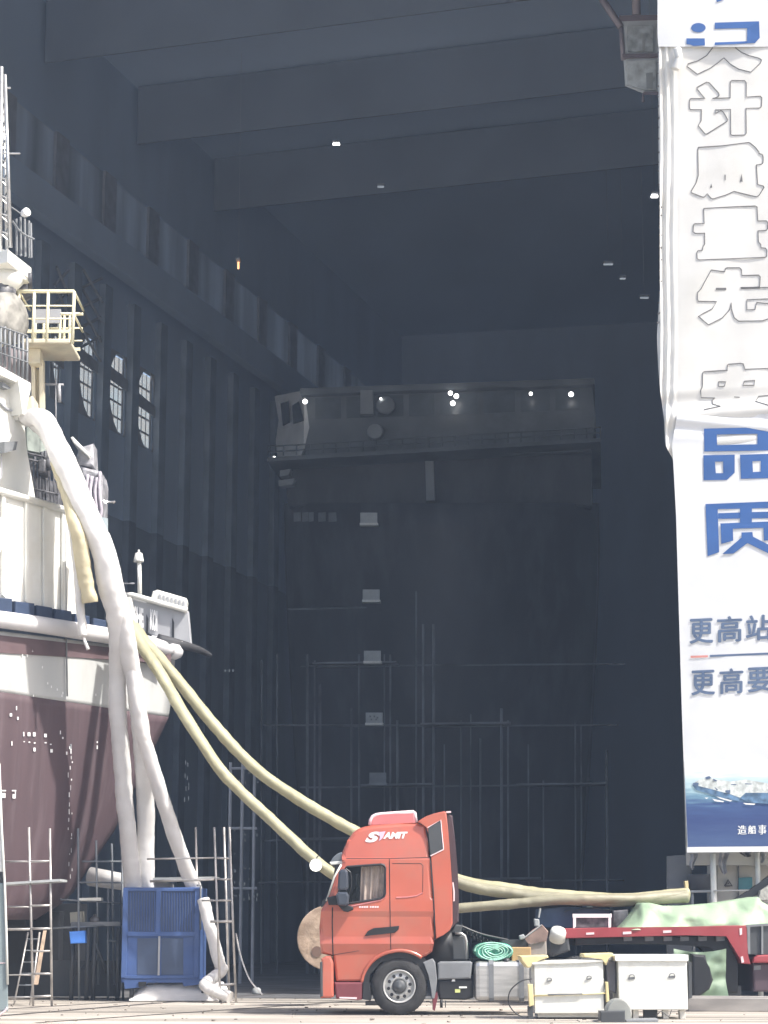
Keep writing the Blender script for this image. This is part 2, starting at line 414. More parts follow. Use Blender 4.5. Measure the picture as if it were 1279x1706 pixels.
# lintel over the gate and left jamb
LZ = 27.0
m = MB(); a = fac(-26); b = fac(34)
m.slab([a+Vector((0, 0, LZ)), b+Vector((0, 0, LZ)), b+Vector((0, 0, ZR+1)), a+Vector((0, 0, ZR+1))], -fn*.4); m.build('gate_lintel', 'wall', hall)
m = MB(); a = fac(-26); b = fac(-19)
m.slab([a, b, b+Vector((0, 0, LZ)), a+Vector((0, 0, LZ))], -fn*.4); m.build('gate_jamb', 'wall', hall)
# right gate leaf that carries the banner
lf = PPL(1136, 1200, FO - fn*.6, fn); lf.z = 0
m = MB(); b = fac(34) - fn*.6
z0 = P(1200, 1440, 47.5).z
m.slab([lf+Vector((0, 0, z0)), b+Vector((0, 0, z0)), b+Vector((0, 0, LZ)), lf+Vector((0, 0, LZ))], -fn*.5); m.build('gate_leaf', 'cabinet', hall)
a = fac(14) - fn*.6
m = MB(); m.slab([a, b, b+Vector((0, 0, z0)), a+Vector((0, 0, z0))], -fn*.5); m.build('gate_leaf_foot', 'cabinet', hall)

# ================================================================== BANNERS ON THE GATE
def B(px, py, off=0.0): return PPL(px, py, FO + fn*off, fn)
def edge(tab, py):
    for i in range(len(tab)-1):
        (x0, y0), (x1, y1) = tab[i], tab[i+1]
        if y0 <= py <= y1: return x0 + (x1-x0)*(py-y0)/(y1-y0)
    return tab[-1][0] if py > tab[-1][1] else tab[0][0]
def sheet(name, label, tab, y0, y1, xr, base, folds, m, nu=60, nv=120, topsag=None):
    mb = MB()
    def fnn(u, v):
        py = y0 + (y1-y0)*v
        xl = edge(tab, py)
        px = xl + (xr-xl)*(u**1.6)
        return B(px, py, base + folds(px, py))
    mb.grid(fnn, nu, nv)
    o = mb.build('banner', m)
    tag(o, label, 'banner')
    return o
# middle (outline) sheet
midtab = [(1096, -20), (1097, 300), (1099, 330), (1099, 480), (1094, 560), (1096, 610), (1100, 655), (1106, 700), (1108, 742), (1121, 766), (1121, 800)]
def fold_mid(px, py):
    v = 0.0
    if px < 1130:
        t = (1130-px)/35.0
        v += .07*t*math.sin(px*.55 + .6*math.sin(py*.02)) + .02*t*math.sin(py*.11+px*.3)
    if py > 640: v += .05*math.sin((py-640)*.13 + px*.012)*min(1, (py-640)/40)
    return v + .012*math.sin(px*.05+py*.013) + .005*noise.noise(Vector((px*.03 + py*.008, py*.018 - px*.01, 2)))
bm_ = sheet('mid', 'white banner with hollow outlined characters, between the two blue-lettered banners', midtab, 60, 772, 1500, .10, fold_mid, 'banner', 70, 150)
toptab = [(1095, -120), (1095, 60), (1097, 84)]
def fold_top(px, py): return .015*math.sin(px*.045+py*.04) + (.03*math.sin((px-1130)*.03)*max(0, (py-40)/40))
bt = sheet('top', 'topmost white banner with large blue characters cut off by the picture edge', toptab, -120, 78, 1500, .17, fold_top, 'bannerlow', 40, 30)
lowtab = [(1128, 690), (1119, 740), (1121, 766), (1126, 860), (1130, 1000), (1136, 1200), (1141, 1330), (1145, 1421)]
def fold_low(px, py):
    v = .012*math.sin(px*.03 + py*.008) + .005*noise.noise(Vector((px*.03 + py*.008, py*.014 - px*.012, 5)))
    if py < 740: v += .05*math.sin((py-690)*.20 - (px-1130)*.02)*(1 - (py-690)/50)
    return v
bl_ = sheet('low', 'lowest white banner with blue characters and a printed ship at sea', lowtab, 690, 1418, 1500, .15, fold_low, 'bannerlow', 50, 150)
# hem strip under the picture
m = MB(); m.grid(lambda u, v: B(1144+356*u, 1411 + 9*v - 8*u*.4, .18+.01*math.sin(u*20)), 30, 2); m.build('hem', 'white', bl_)
# rolled strap at the top-left corner of the hollow sheet
m = MB(); m.tube(spline([B(1128, 82, .24), B(1130, 100, .27), B(1124, 116, .25)], 6), .10, 10); m.build('rolled_edge', 'banner', bm_)
m = MB()
for k in range(26):
    py = 90 + k*18 + random.uniform(-4, 4)
    p = B(edge(midtab, py)-1, py, .1); m.tube([p, p + Vector((random.uniform(.03, .07), -.02, random.uniform(-.04, .04)))], .022, 5)
m.build('lashing', 'inkline', bm_)

def c8(pts): return [(980+.2813*x, .2813*y) for x, y in pts]
def cA(pts): return [(1140+.12894*x, 230+.12894*y) for x, y in pts]
def cB(pts): return [(1020+.3047*x, 440+.3047*y) for x, y in pts]
outl = MB()
def outline(pts, closed=True, w=.011):
    ps = pts + ([pts[0]] if closed else [])
    w3 = [B(x, y, .10 + fold_mid(x, y) + .006) for x, y in ps]
    # keep it straight & constant width
    outl.tube(w3, w, 5)
outline(c8([(735, 283), (700, 330), (650, 360), (590, 378), (585, 395), (645, 440), (720, 405), (770, 370), (802, 343), (840, 380), (890, 410), (962, 428), (1020, 372), (1025, 355), (1010, 345), (950, 330), (905, 310), (870, 283)]), False)
outline(c8([(605, 585), (690, 583), (645, 530), (643, 518), (700, 487), (715, 490), (770, 550), (775, 565), (765, 575), (735, 583), (840, 580), (840, 485), (848, 478), (925, 478), (935, 490), (935, 575), (1018, 570), (1027, 580), (1025, 630), (1015, 640), (933, 642), (935, 790), (925, 800), (850, 802), (843, 795), (842, 648), (750, 652), (753, 672), (785, 655), (800, 665), (825, 710), (820, 720), (700, 795), (690, 793), (650, 745), (668, 715), (670, 650), (605, 650), (598, 640), (598, 595)]))
outline(cA([(180, 120), (500, 100), (830, 58), (850, 65), (920, 125), (965, 185), (960, 200), (1005, 212), (1018, 250), (1015, 320), (990, 340), (930, 345), (945, 600), (1020, 620), (1028, 640), (960, 745), (930, 760), (640, 690), (540, 735), (370, 788), (340, 775), (295, 720), (260, 760), (240, 765), (95, 710), (85, 690), (150, 580), (180, 480), (175, 300), (172, 150)]))
outline(cA([(250, 910), (600, 890), (915, 878), (938, 890), (948, 1070), (1055, 1070), (1075, 1090), (1075, 1170), (1060, 1192), (950, 1198), (955, 1340), (985, 1375), (990, 1418), (1045, 1422), (1065, 1450), (1062, 1530), (1040, 1542), (600, 1560), (190, 1575), (165, 1560), (160, 1480), (175, 1455), (232, 1450), (240, 1400), (262, 1370), (260, 1230), (140, 1232), (112, 1210), (115, 1125), (130, 1108), (255, 1104), (248, 930)]))
outline(cB([(1000, 200), (850, 190), (735, 195), (735, 250), (780, 248), (788, 210), (850, 215), (1000, 225)]), False)
outline(cB([(1000, 120), (850, 128), (700, 128), (798, 125), (805, 120), (808, 70), (800, 60), (708, 62), (705, 30), (695, 20), (625, 20), (617, 25), (615, 42), (540, 32), (500, 105), (485, 135), (465, 155), (465, 190), (470, 203), (570, 205), (545, 245), (500, 268), (470, 285), (525, 332), (600, 295), (640, 250), (650, 210), (652, 250), (665, 292), (690, 312), (820, 310), (850, 300), (1000, 270)]), False)
outline(cB([(1000, 560), (850, 570), (725, 575), (715, 545), (700, 542), (635, 547), (628, 552), (628, 580), (500, 588), (493, 595), (492, 670), (482, 690), (485, 730), (560, 732), (545, 745), (548, 765), (590, 777), (500, 795)]), False)
outline(cB([(580, 643), (620, 643), (612, 668), (580, 668)])); outline(cB([(722, 640), (778, 636), (775, 662), (713, 662)]))
outline(cB([(1000, 715), (850, 718), (800, 722), (782, 750), (850, 770), (900, 785)]), False)
outl.build('outlined_characters', 'inkline', bm_)
m = MB()
for poly in (cA([(328, 645), (345, 590), (358, 640)]), cA([(515, 475), (532, 475), (530, 548), (520, 548)]), cA([(716, 562), (738, 460), (751, 567)]), cB([(565, 130), (622, 130), (622, 142), (565, 142)]), cB([(702, 126), (805, 124), (805, 134), (702, 136)]), cB([(665, 724), (695, 726), (695, 731), (665, 729)])):
    m.face([B(x, y, .10 + fold_mid(x, y) + .01) for x, y in poly])
m.build('character_slits', 'inkline', bm_)
def decal(name, polys, m_, parent, base):
    mb = MB(); k = 0
    for loops in polys:
        k += 1
        mb.fillpoly([[B(x, y, base + .0015*k + (fold_low(x, y) if y > 770 else fold_top(x, y) if y < 90 else 0)) for x, y in lp] for lp in loops])
    return mb.build(name, m_, parent)
dot = [(651+43*math.cos(t*math.pi/12), 165+28*math.sin(t*math.pi/12)) for t in range(24)]
decal('blue_characters', [[c8(dot)], [c8([(580, 228), (688, 228), (690, 270), (620, 273), (608, 267), (580, 262)])],
      [c8([(748, 135), (1010, 127), (1014, 225), (985, 256), (860, 263), (748, 268), (748, 252), (938, 245), (940, 168), (748, 172)])],
      [c8([(757, 2), (790, -40), (830, -40), (800, 0), (760, 14)])]], 'ink', bt, .18)
decal('blue_characters', [
    [cB([(500, 900), (960, 888), (960, 1015), (820, 1020), (502, 1025)]), cB([(570, 932), (792, 928), (792, 985), (572, 990)])],
    [cB([(497, 1045), (668, 1042), (668, 1140), (625, 1180), (498, 1182)]), cB([(560, 1080), (605, 1080), (605, 1143), (565, 1143)])],
    [cB([(697, 1042), (960, 1035), (960, 1168), (702, 1174)]), cB([(765, 1078), (810, 1076), (810, 1135), (768, 1137)])],
    [cB([(508, 1312), (960, 1294), (960, 1332), (575, 1340), (583, 1575), (520, 1597)])],
    [cB([(697, 1336), (762, 1334), (762, 1418), (697, 1420)])],
    [cB([(577, 1362), (960, 1350), (960, 1388), (577, 1393)])],
    [cB([(590, 1418), (960, 1403), (960, 1500), (828, 1512), (825, 1442), (658, 1447), (660, 1512), (595, 1530)])],
    [cB([(705, 1467), (765, 1465), (768, 1490), (960, 1590), (870, 1590), (738, 1525), (660, 1583), (600, 1585), (705, 1495)])]], 'ink', bl_, .158)
mp1 = lambda x, y: B(x, y, .152 + fold_low(x, y) + .016)
for line in ((('更', 1149, 1032, 1187, 1072), ('高', 1195, 1028, 1235, 1070), ('站', 1243, 1026, 1284, 1067)),
             (('更', 1152, 1118, 1190, 1158), ('高', 1199, 1115, 1237, 1156), ('要', 1246, 1113, 1288, 1153))):
    mb = MB()
    for ch, x0, y0, x1, y1 in line:
        for dx, dy in ((-1.0, 0), (0, .8), (1.0, 0), (0, -.8)):
            textrect(mb, ch, x0+dx, y0+dy, x1+dx, y1+dy, (lambda x, y, q=dx*.0007+dy*.0004: mp1(x, y) + fn*q), 0, slope=-.045)
    mb.build('slogan_line', 'inkgrey', bl_)
decal('rule_line', [[[(1182, 1091), (1330, 1085), (1330, 1088.5), (1182, 1094.5)]]], 'inkgrey', bl_, .164)
decal('rule_accent', [[[(1150, 1092.5), (1179, 1091.5), (1179, 1095), (1150, 1096)]]], 'inkred', bl_, .164)
# printed sea picture: a flat print with its own procedural colour
pm = bpy.data.materials.new('sea_print'); pm.use_nodes = True; nt = pm.node_tree; bs = nt.nodes['Principled BSDF']; bs.inputs['Roughness'].default_value = .6
tc = nt.nodes.new('ShaderNodeTexCoord'); sp = nt.nodes.new('ShaderNodeSeparateXYZ'); nt.links.new(tc.outputs['Generated'], sp.inputs[0])
nz = nt.nodes.new('ShaderNodeTexNoise'); nz.inputs['Scale'].default_value = 4; nz.inputs['Detail'].default_value = 8
mpn = nt.nodes.new('ShaderNodeMapping'); mpn.inputs['Scale'].default_value = (1.6, 1, 7); nt.links.new(tc.outputs['Generated'], mpn.inputs[0]); nt.links.new(mpn.outputs[0], nz.inputs['Vector'])
ma = nt.nodes.new('ShaderNodeMath'); ma.operation = 'MULTIPLY_ADD'; nt.links.new(nz.outputs[0], ma.inputs[0]); ma.inputs[1].default_value = .26; nt.links.new(sp.outputs[2], ma.inputs[2])
rp = nt.nodes.new('ShaderNodeValToRGB'); nt.links.new(ma.outputs[0], rp.inputs[0]); cr = rp.color_ramp
cr.elements[0].position = .1; cr.elements[0].color = (.07, .12, .26, 1); cr.elements[1].position = 1.0; cr.elements[1].color = (.8, .82, .84, 1)
for pos, c in ((.45, (.035, .065, .2)), (.62, (.05, .1, .25)), (.72, (.16, .3, .42)), (.82, (.42, .6, .66)), (.93, (.62, .74, .78))):
    e = cr.elements.new(pos); e.color = (*c, 1)
nt.links.new(rp.outputs[0], bs.inputs['Base Color'])
m = MB(); m.grid(lambda u, v: B(edge(lowtab, 1266+145*v)+1 + (1500-1142)*u, 1266+145*v, .15+fold_low(edge(lowtab, 1266+145*v)+1 + (1500-1142)*u, 1266+145*v)+.007), 20, 20); pic = m.build('sea_picture', pm, bl_)
def cP(pts): return [(1130+.1165*x, 1260+.1165*y) for x, y in pts]
decal('printed_ship', [[cP([(190, 400), (300, 330), (420, 300), (560, 330), (740, 360), (960, 330), (1250, 380), (1500, 400), (1500, 520), (960, 520), (880, 590), (740, 540), (480, 470)])]], mat('print_pale_deck', (.68, .72, .7), .6, var=.25, scale=9), bl_, .164)
decal('printed_ship_side', [[cP([(190, 400), (480, 470), (740, 545), (880, 595), (860, 640), (600, 590), (250, 480)])], [cP([(880, 592), (960, 522), (1500, 522), (1500, 690), (1000, 660)])]], mat('print_blue_hull', (.12, .22, .36), .6, var=.4, scale=6), bl_, .167)
decal('printed_ship_masts', [[cP([(200, 385), (250, 370), (290, 380), (280, 430), (220, 420)])], [cP([(380, 300), (440, 280), (470, 310), (400, 330)])], [cP([(500, 320), (555, 345), (540, 360), (490, 340)])], [cP([(510, 430), (570, 480), (540, 480)])], [cP([(750, 395), (830, 398), (820, 412), (750, 408)])], [cP([(950, 385), (1050, 390), (1040, 402), (950, 398)])], [cP([(670, 485), (740, 480), (735, 540), (670, 515)])]], 'inkgrey', bl_, .17)
decal('printed_foam', [[cP([(480, 605), (650, 640), (640, 655), (520, 640)])], [cP([(540, 572), (770, 632), (740, 645), (600, 605)])], [cP([(920, 665), (1100, 675), (1080, 695), (960, 688)])], [cP([(370, 590), (430, 590), (400, 608)])]], 'white', bl_, .17)
mb = MB(); mp2 = lambda x, y: B(x, y, .166 + fold_low(x, y))
for ch, x0, y0, x1, y1 in (('造', 1229, 1375, 1243, 1390), ('船', 1246, 1375, 1259, 1389), ('事', 1263, 1374, 1276, 1390)):
    [textrect(mb, ch, x0+dx, y0, x1+dx, y1, (lambda x, y, q=dx*.001: mp2(x, y) + fn*q)) for dx in (-.5, 0, .5)]
mb.build('caption', 'white', bl_)

# ================================================================== MOORED SHIP ON THE LEFT
S0 = P(0, 1040, 45); S1 = P(300, 1085, 50.5)
sd = Vector((S1.x-S0.x, S1.y-S0.y, 0)).normalized(); sn = Vector((sd.y, -sd.x, 0))
def S(px, py, off=0.0): return PPL(px, py, S0 + sn*off, sn)
ship = empty('moored_ship', Vector((S(60, 1400).x - 3, S(60, 1400).y + 3, 1.2)), 'white tug-like ship with maroon lower hull on blocks at the left', 'ship')
rprof = [(1090, 292), (1130, 290), (1195, 281), (1215, 272), (1250, 255), (1300, 232), (1330, 216), (1385, 190), (1440, 152), (1490, 120), (1510, 96), (1530, 60)]
def rp_x(py): return edge([(x, y) for (y, x) in rprof], py)
def hullpt(u, v, y0, y1):
    py = y0(u) + (y1(u)-y0(u))*v
    xr = rp_x(py); px = -260 + (xr+260)*u
    base = S(px, py); t = max(0, (u-.72)/.28)
    deep = .9*t*t + .6*max(0, (py-1200)/330)**2
    return CAM + (base-CAM)*(1 + deep/base.y)
def hband(name, y0, y1, m_, nu=40, nv=16):
    mb = MB()
    vs = mb.grid(lambda u, v: hullpt(u, v, y0, y1), nu, nv)
    back = -sn*7
    # close behind: extrude boundary inwards
    ring = [vs[i][0] for i in range(nu+1)] + [vs[nu][j] for j in range(1, nv+1)] + [vs[i][nv] for i in range(nu-1, -1, -1)] + [vs[0][j] for j in range(nv-1, 0, -1)]
    bk = [mb.bm.verts.new(v.co + back) for v in ring]; n = len(ring)
    for i in range(n): mb.bm.faces.new((ring[i], ring[(i+1) % n], bk[(i+1) % n], bk[i]))
    return mb.build(name, m_, ship)
u2px = lambda u: -260 + 540*u
yt = lambda u: 1052 + .125*u2px(u); ym = lambda u: 1153 + .148*u2px(u); yb = lambda u: 1532 + 0*u
hband('hull_band', yt, ym, 'hullwhite'); hband('lower_hull', ym, yb, 'hullred', 44, 30)
m = MB()
rr = random.Random(5)
def q(a, b):
    v = S(a, b, .03); u = (a+260)/(rp_x(b)+260); t = max(0, (u-.72)/.28); d = .9*t*t + .6*max(0, (b-1200)/330)**2
    return CAM + (v-CAM)*(1 + d/v.y)
hm_ = [(90, 1065, 8, 28), (55, 1105, 18, 22), (96, 1125, 12, 20), (130, 1210, 9, 30), (155, 1212, 22, 26), (185, 1212, 20, 28), (248, 1220, 20, 24), (336, 1202, 8, 26), (348, 1238, 12, 14), (132, 1262, 10, 6), (160, 1264, 14, 7), (190, 1268, 14, 8), (250, 1268, 16, 6), (280, 1276, 14, 7), (188, 1298, 16, 26), (282, 1306, 20, 24), (370, 1320, 12, 22), (388, 1290, 8, 20), (542, 1262, 9, 12), (542, 1285, 9, 26), (64, 1262, 8, 30)]
hm_ = [(.297*x, 860+.297*y, .297*w*.7, .297*h*.8) for x, y, w, h in hm_] + [(3, 1316, 7, 2), (3, 1321, 6, 8), (20, 1316, 7, 2), (21, 1323, 5, 7), (25, 1318, 1.2, 8)]
for k in range(20): hm_.append((116 + rr.uniform(-3, 4), 1245 + k*11 + rr.uniform(-4, 4), rr.uniform(.8, 1.8), rr.uniform(2, 9)))
for x, y in ((123, 772), (150, 775), (180, 748), (235, 840), (265, 930), (285, 950), (318, 965), (350, 985), (345, 1000), (535, 995), (185, 1000)): hm_.append((.297*x, 860+.297*y, 1.6, 4))
for (x, y, w, h) in hm_: m.face([q(x, y), q(x+w, y), q(x+w, y+h), q(x, y+h)])
m.build('hull_marks', 'white', ship)
m = MB(); m.bar(S(118, 1240, .04), S(114, 1500, -1.2), .018); m.bar(S(108, 880, .06), S(112, 1160, .05), .02); m.build('drain_line', 'mgrey', ship)
# pipe fender
fp = spline([S(-200, 1004, .12), S(-60, 1024, .14), S(60, 1040, .16), (S(160, 1056, .16)), S(230, 1068, .12), S(283, 1084, -.1)], 8)
m = MB(); m.tube(fp, .19, 14, rf=lambda t: 1 if t < .97 else .75); m.build('pipe_fender', 'fender', ship)
m = MB(); m.slab([S(-250, 1030, .03), S(285, 1090, .03), S(285, 1105, .03), S(-250, 1072, .03)], -sn*.3); m.build('fender_shade', 'hullshade', ship)  # maroon strip, shade under the pipe fender put into its colour
for (x0, x1, y0) in ((-62, -32, 986), (-26, 21, 993), (26, 58, 1001), (63, 88, 1008), (93, 120, 1014), (126, 150, 1022), (156, 178, 1029)):
    m = MB(); h = 24; m.slab([S(x0, y0, .2), S(x1, y0+4, .2), S(x1, y0+4+h, .2), S(x0, y0+h, .2)], -sn*.4, .03); m.build('fender_block', 'navy', ship)
# side bulwark with ribs
m = MB(); m.slab([S(-250, 760, 0), S(0, 820, 0), S(108, 850, 0), S(124, 866, 0), S(140, 1035, 0), S(0, 1008, 0), S(-250, 968, 0)], -sn*.12)
m.build('bulwark', 'shipwhite', ship)
m = MB()
for x in (-30, 4, 43, 73, 104):
    yy = 820 + (x/108)*30
    m.slab([S(x-2.5, yy, .02), S(x+2.5, yy+1, .02), S(x+2.5, yy+175, .02), S(x-2.5, yy+170, .02)], sn*.05)
m.build('bulwark_ribs', 'shipwhite', ship)
m = MB(); m.tube([S(-250, 757, .06), S(0, 818, .06), S(110, 850, .06)], .085, 8); m.build('cap_rail', 'shipwhite', ship)
m = MB(); m.slab([S(-5, 862, .08), S(8, 866, .08), S(3, 905, .08), S(-8, 925, .08)], sn*.12, .03); m.build('pipe_bracket', 'shipwhite', ship)
# deck behind the bulwark (dark) and deckhouse
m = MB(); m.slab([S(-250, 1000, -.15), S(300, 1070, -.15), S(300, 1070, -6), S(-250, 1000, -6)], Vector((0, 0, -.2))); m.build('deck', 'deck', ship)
hz = -.9
m = MB(); m.slab([S(-250, 560, hz), S(-2, 618, hz), S(31, 640, hz), S(33, 660, hz), S(39, 692, hz), S(44, 756, hz), S(60, 830, hz), S(72, 1000, hz), S(-250, 940, hz)], -sn*4.5, .04)
m.build('deckhouse', 'shipwhite', ship)
m = MB()
for (pts) in ([(-4, 637), (10, 648), (6, 650), (-4, 646)],):
    m.slab([S(x, y, hz+.02) for x, y in pts], sn*.15)
m.slab([S(-8, 738, hz+.01), S(14, 738, hz+.01), S(11, 752, hz+.01), S(-8, 757, hz+.01)], sn*.28)
m.build('wall_light_box', 'mgrey', ship)
m = MB(); m.tube(spline([S(2, 757, hz+.1), S(3, 790, hz+.1), S(-1, 800, hz+.1)], 6), .015, 5); m.tube(spline([S(-3, 668, hz+.03), S(12, 682, hz+.03), S(32, 686, hz+.03)], 6), .03, 6); m.build('conduit', 'shipgrey', ship)
for (x, y) in ((19, 745), (46, 658), (41, 660)):
    m = MB(); m.lathe(S(x, y, hz+.12 if x < 30 else -1.2), sn, [(-.06, .06), (.06, .06), (.08, .04)], 10); m.build('bulkhead_lamp', 'dgrey', ship)
# upper deck slab + its railing
m = MB(); m.slab([S(-250, 540, -.6), S(0, 609, -.6), S(52, 638, -.6), S(52, 650, -.6), S(0, 622, -.6), S(-250, 556, -.6)], -sn*3.5, .03); m.build('upper_deck_edge', 'shipwhite', ship)
m = MB(); m.slab([S(30, 632, -.55), S(52, 644, -.55), S(42, 690, -.55), S(38, 690, -.55)], -sn*.4); m.build('deck_bracket', 'shipwhite', ship)
m = MB()
for (x, y) in ((-20, 555), (1, 566), (8, 566), (16, 570), (24, 574), (31, 577), (38, 580), (45, 583)):
    m.bar(S(x, y-22, -.7), S(x, y+42 + (x*.45), -.7), .035, 6)
for dy in (-22, 4, 22): m.bar(S(-25, 538+dy+20, -.68), S(46, 562+dy+20, -.68), .022, 5)
m.build('upper_railing', 'mgrey', ship)
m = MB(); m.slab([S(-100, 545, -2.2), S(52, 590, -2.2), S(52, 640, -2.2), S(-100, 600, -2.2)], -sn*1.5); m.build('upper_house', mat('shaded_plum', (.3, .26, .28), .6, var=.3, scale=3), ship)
# funnel / yellow basket platform
m = MB(); m.slab([S(-60, 500, -1.5), S(8, 492, -1.5), S(44, 508, -1.5), S(46, 560, -1.5), S(20, 575, -1.5), S(-60, 575, -1.5)], -sn*2, .1); m.build('winch_house', 'shipcream', ship)
m = MB(); m.lathe(S(14, 530, -1.0), sn, [(-.3, .5), (-.1, .62), (.1, .6), (.2, .3)], 16); m.build('winch_drum', mat('rusty_winch', (.3, .29, .26), .7, var=.3, scale=4), ship)
bo = P(78, 560, 48.2)     # basket: horizontal box, seen from below
bx0 = P(42, 560, 48.2).x; bx1 = P(124, 560, 48.2).x; by0, by1 = 47.6, 49.2
bz0 = P(78, 572, 47.6).z; bz1 = P(78, 553, 47.6).z; bzt = P(78, 485, 47.6).z
def bb(mb, x0, x1, y0, y1, z0, z1, bev=0): mb.box(x0, x1, y0, y1, z0, z1, bev)
bk = MB(); bb(bk, bx0, bx1, by0, by1, bz0, bz0+.12, .03); bk.build('basket_floor', 'shipcream', ship)
bk = MB()
bb(bk, bx0, bx1, by0, by0+.04, bz1-.02, bz1+.06); bb(bk, bx0, bx1, by1-.04, by1, bz1-.02, bz1+.06)
xs = [bx0 + (bx1-bx0)*t for t in (-.12, .16, .44, .68, .98)]
xs = [P(x, 520, 47.6).x for x in (30, 56, 79, 122)]
for x in xs: bk.bar((x, by0+.03, bz0), (x, by0+.03, bzt), .04, 6)
for x in [P(v, 520, 49.2).x for v in (60, 74, 101, 108, 117)]: bk.bar((x, by1-.03, bz0), (x, by1-.03, bzt-.1), .035, 6)
for x in (xs[0], xs[-1]):
    for z in (bzt, bzt-.55): bk.bar((x, by0, z), (x, by1, z), .03, 6)
for z, r_ in ((bzt, .045), (bzt-.36, .022), (bzt-.68, .02)):
    bk.bar((xs[0]-.25, by0+.03, z), (xs[-1], by0+.03, z), r_, 6); bk.bar((xs[1], by1-.03, z-.1), (xs[-1], by1-.03, z-.1), r_, 6)
bk.build('basket_railing', 'railyellow', ship)
bk = MB(); bb(bk, P(60, 530, 49.1).x, P(103, 530, 49.1).x, 48.9, 48.95, P(80, 540, 49).z, P(80, 517, 49).z); bk.build('basket_panel', 'shipgrey', ship)
cxl = P(50, 600, 48.3).x; cxr = P(70, 600, 48.3).x
m = MB(); bb(m, cxl, cxr, 48, 48.5, P(60, 605, 48).z, bz0-.002, .03); m.build('pedestal_head', 'shipcream', ship)
m = MB()
for a, b in ((52, 58), (65, 72)): m.slab([P(a, 600, 48.3), P(b, 600, 48.3), P(b+1, 700, 48.3), P(a+1, 700, 48.3)], (0, .25, 0))
m.slab([P(58, 615, 48.5), P(65, 615, 48.5), P(66, 690, 48.5), P(59, 690, 48.5)], (0, .1, 0)); m.build('pedestal_legs', 'shipcream', ship)
m = MB(); m.slab([P(40, 655, 47.4), P(55, 660, 47.4), P(57, 700, 47.4), P(42, 700, 47.4)], (0, .8, 0), .04); m.build('cream_locker', 'shipcream', ship)
m = MB(); m.bar(P(72, 640, 49), P(106, 641, 49), .03); m.bar(P(93, 630, 49), P(93, 720, 49), .02); m.bar(P(98, 640, 49), P(99, 670, 49), .05); m.build('signal_yard', 'shipgrey', ship)
# bridge-top box with mast
md = Vector((.8, .6, 0)).normalized()
bxp = [P(-60, 440, 47.2), P(12, 415, 46.6), P(53, 432, 48.2)]
m = MB()
tz = [P(-40, 424, 47.2), P(13, 415, 46.6), P(53, 431, 48.0), P(15, 428, 50.0)]
bt_ = [P(-40, 452, 47.2), P(13, 437, 46.6), P(54, 455, 48.0), P(15, 452, 50.0)]
zt_ = tz[1].z; zb_ = bt_[1].z
top = [Vector((p.x, p.y, zt_)) for p in tz]; 
m.slab(top, (0, 0, zb_-zt_), .02); m.build('lookout_box', 'shipwhite', ship)
m = MB(); m.lathe(P(8, 470, 47.5), (0, 0, 1), [(-.25, .25), (0, .45), (.2, .42), (.22, .1)], 14); m.slab([P(22, 455, 47.4), P(38, 458, 47.4), P(46, 466, 47.4), P(28, 464, 47.4)], (0, .4, 0)); m.build('searchlight', 'shipwhite', ship)
m = MB(); m.lathe(P(4, 495, 47.5), (0, 0, 1), [(-.2, .3), (.25, .34), (.3, .1)], 14); m.bar(P(50, 455, 47.6), P(50, 483, 47.8), .05); m.bar(P(20, 455, 47.8), P(22, 500, 47.8), .08); m.slab([P(14, 458, 47.9), P(48, 460, 48), P(50, 486, 48), P(26, 500, 48), P(10, 496, 47.9)], (0, .5, 0), .03); m.build('mast_fitting', 'machinery', ship)  # dark slab added where the gap between the fittings falls dark
m = MB()
mf = 47.2
legs = [((2, 112), (0, 420), mf, .06), ((8, 125), (18, 412), mf, .05), ((-14, 125), (-22, 420), mf, .06), ((4, 150), (12, 420), mf+1, .045)]
for a, b, Y, r_ in legs: m.bar(P(*a, Y), P(*b, Y), r_, 6)
yy = 150
k = 0
while yy < 400:
    x1 = 8 + 10*(yy-125)/290
    m.bar(P(-14, yy-14, mf), P(x1, yy+14, mf), .022, 5); m.bar(P(-14, yy+22, mf), P(x1, yy+30, mf), .018, 5)
    m.bar(P(x1, yy+16, mf), P(3, yy+38, mf+1), .018, 5)
    yy += 30; k += 1
m.bar(P(-4, 256, mf), P(34, 256, mf), .022, 5); m.bar(P(5, 147, mf), P(18, 147, mf), .03, 5)
m.build('lattice_mast', 'steel', ship)
m = MB()
for (x, y0) in ((27, 365), (34, 362), (41, 365), (48, 368), (51, 372)): m.bar(P(x, y0, 47.7), P(x+1, 425+ (x-27)*.2, 47.7), .035, 5)
m.bar(P(18, 345, 47.5), P(40, 360, 47.6), .02, 5); m.tube(spline([P(20, 368, 47.3), P(30, 382, 47.4), P(42, 392, 47.5), P(57, 399, 47.6)], 5), .028, 5)
m.build('lookout_railing', 'mgrey', ship)
m = MB(); m.lathe(P(42, 355, 47.5), Vector((.7, -.7, .1)), [(-.12, .05), (-.05, .1), (.08, .11), (.09, .09)], 12); m.build('mast_lamp', 'white', ship)
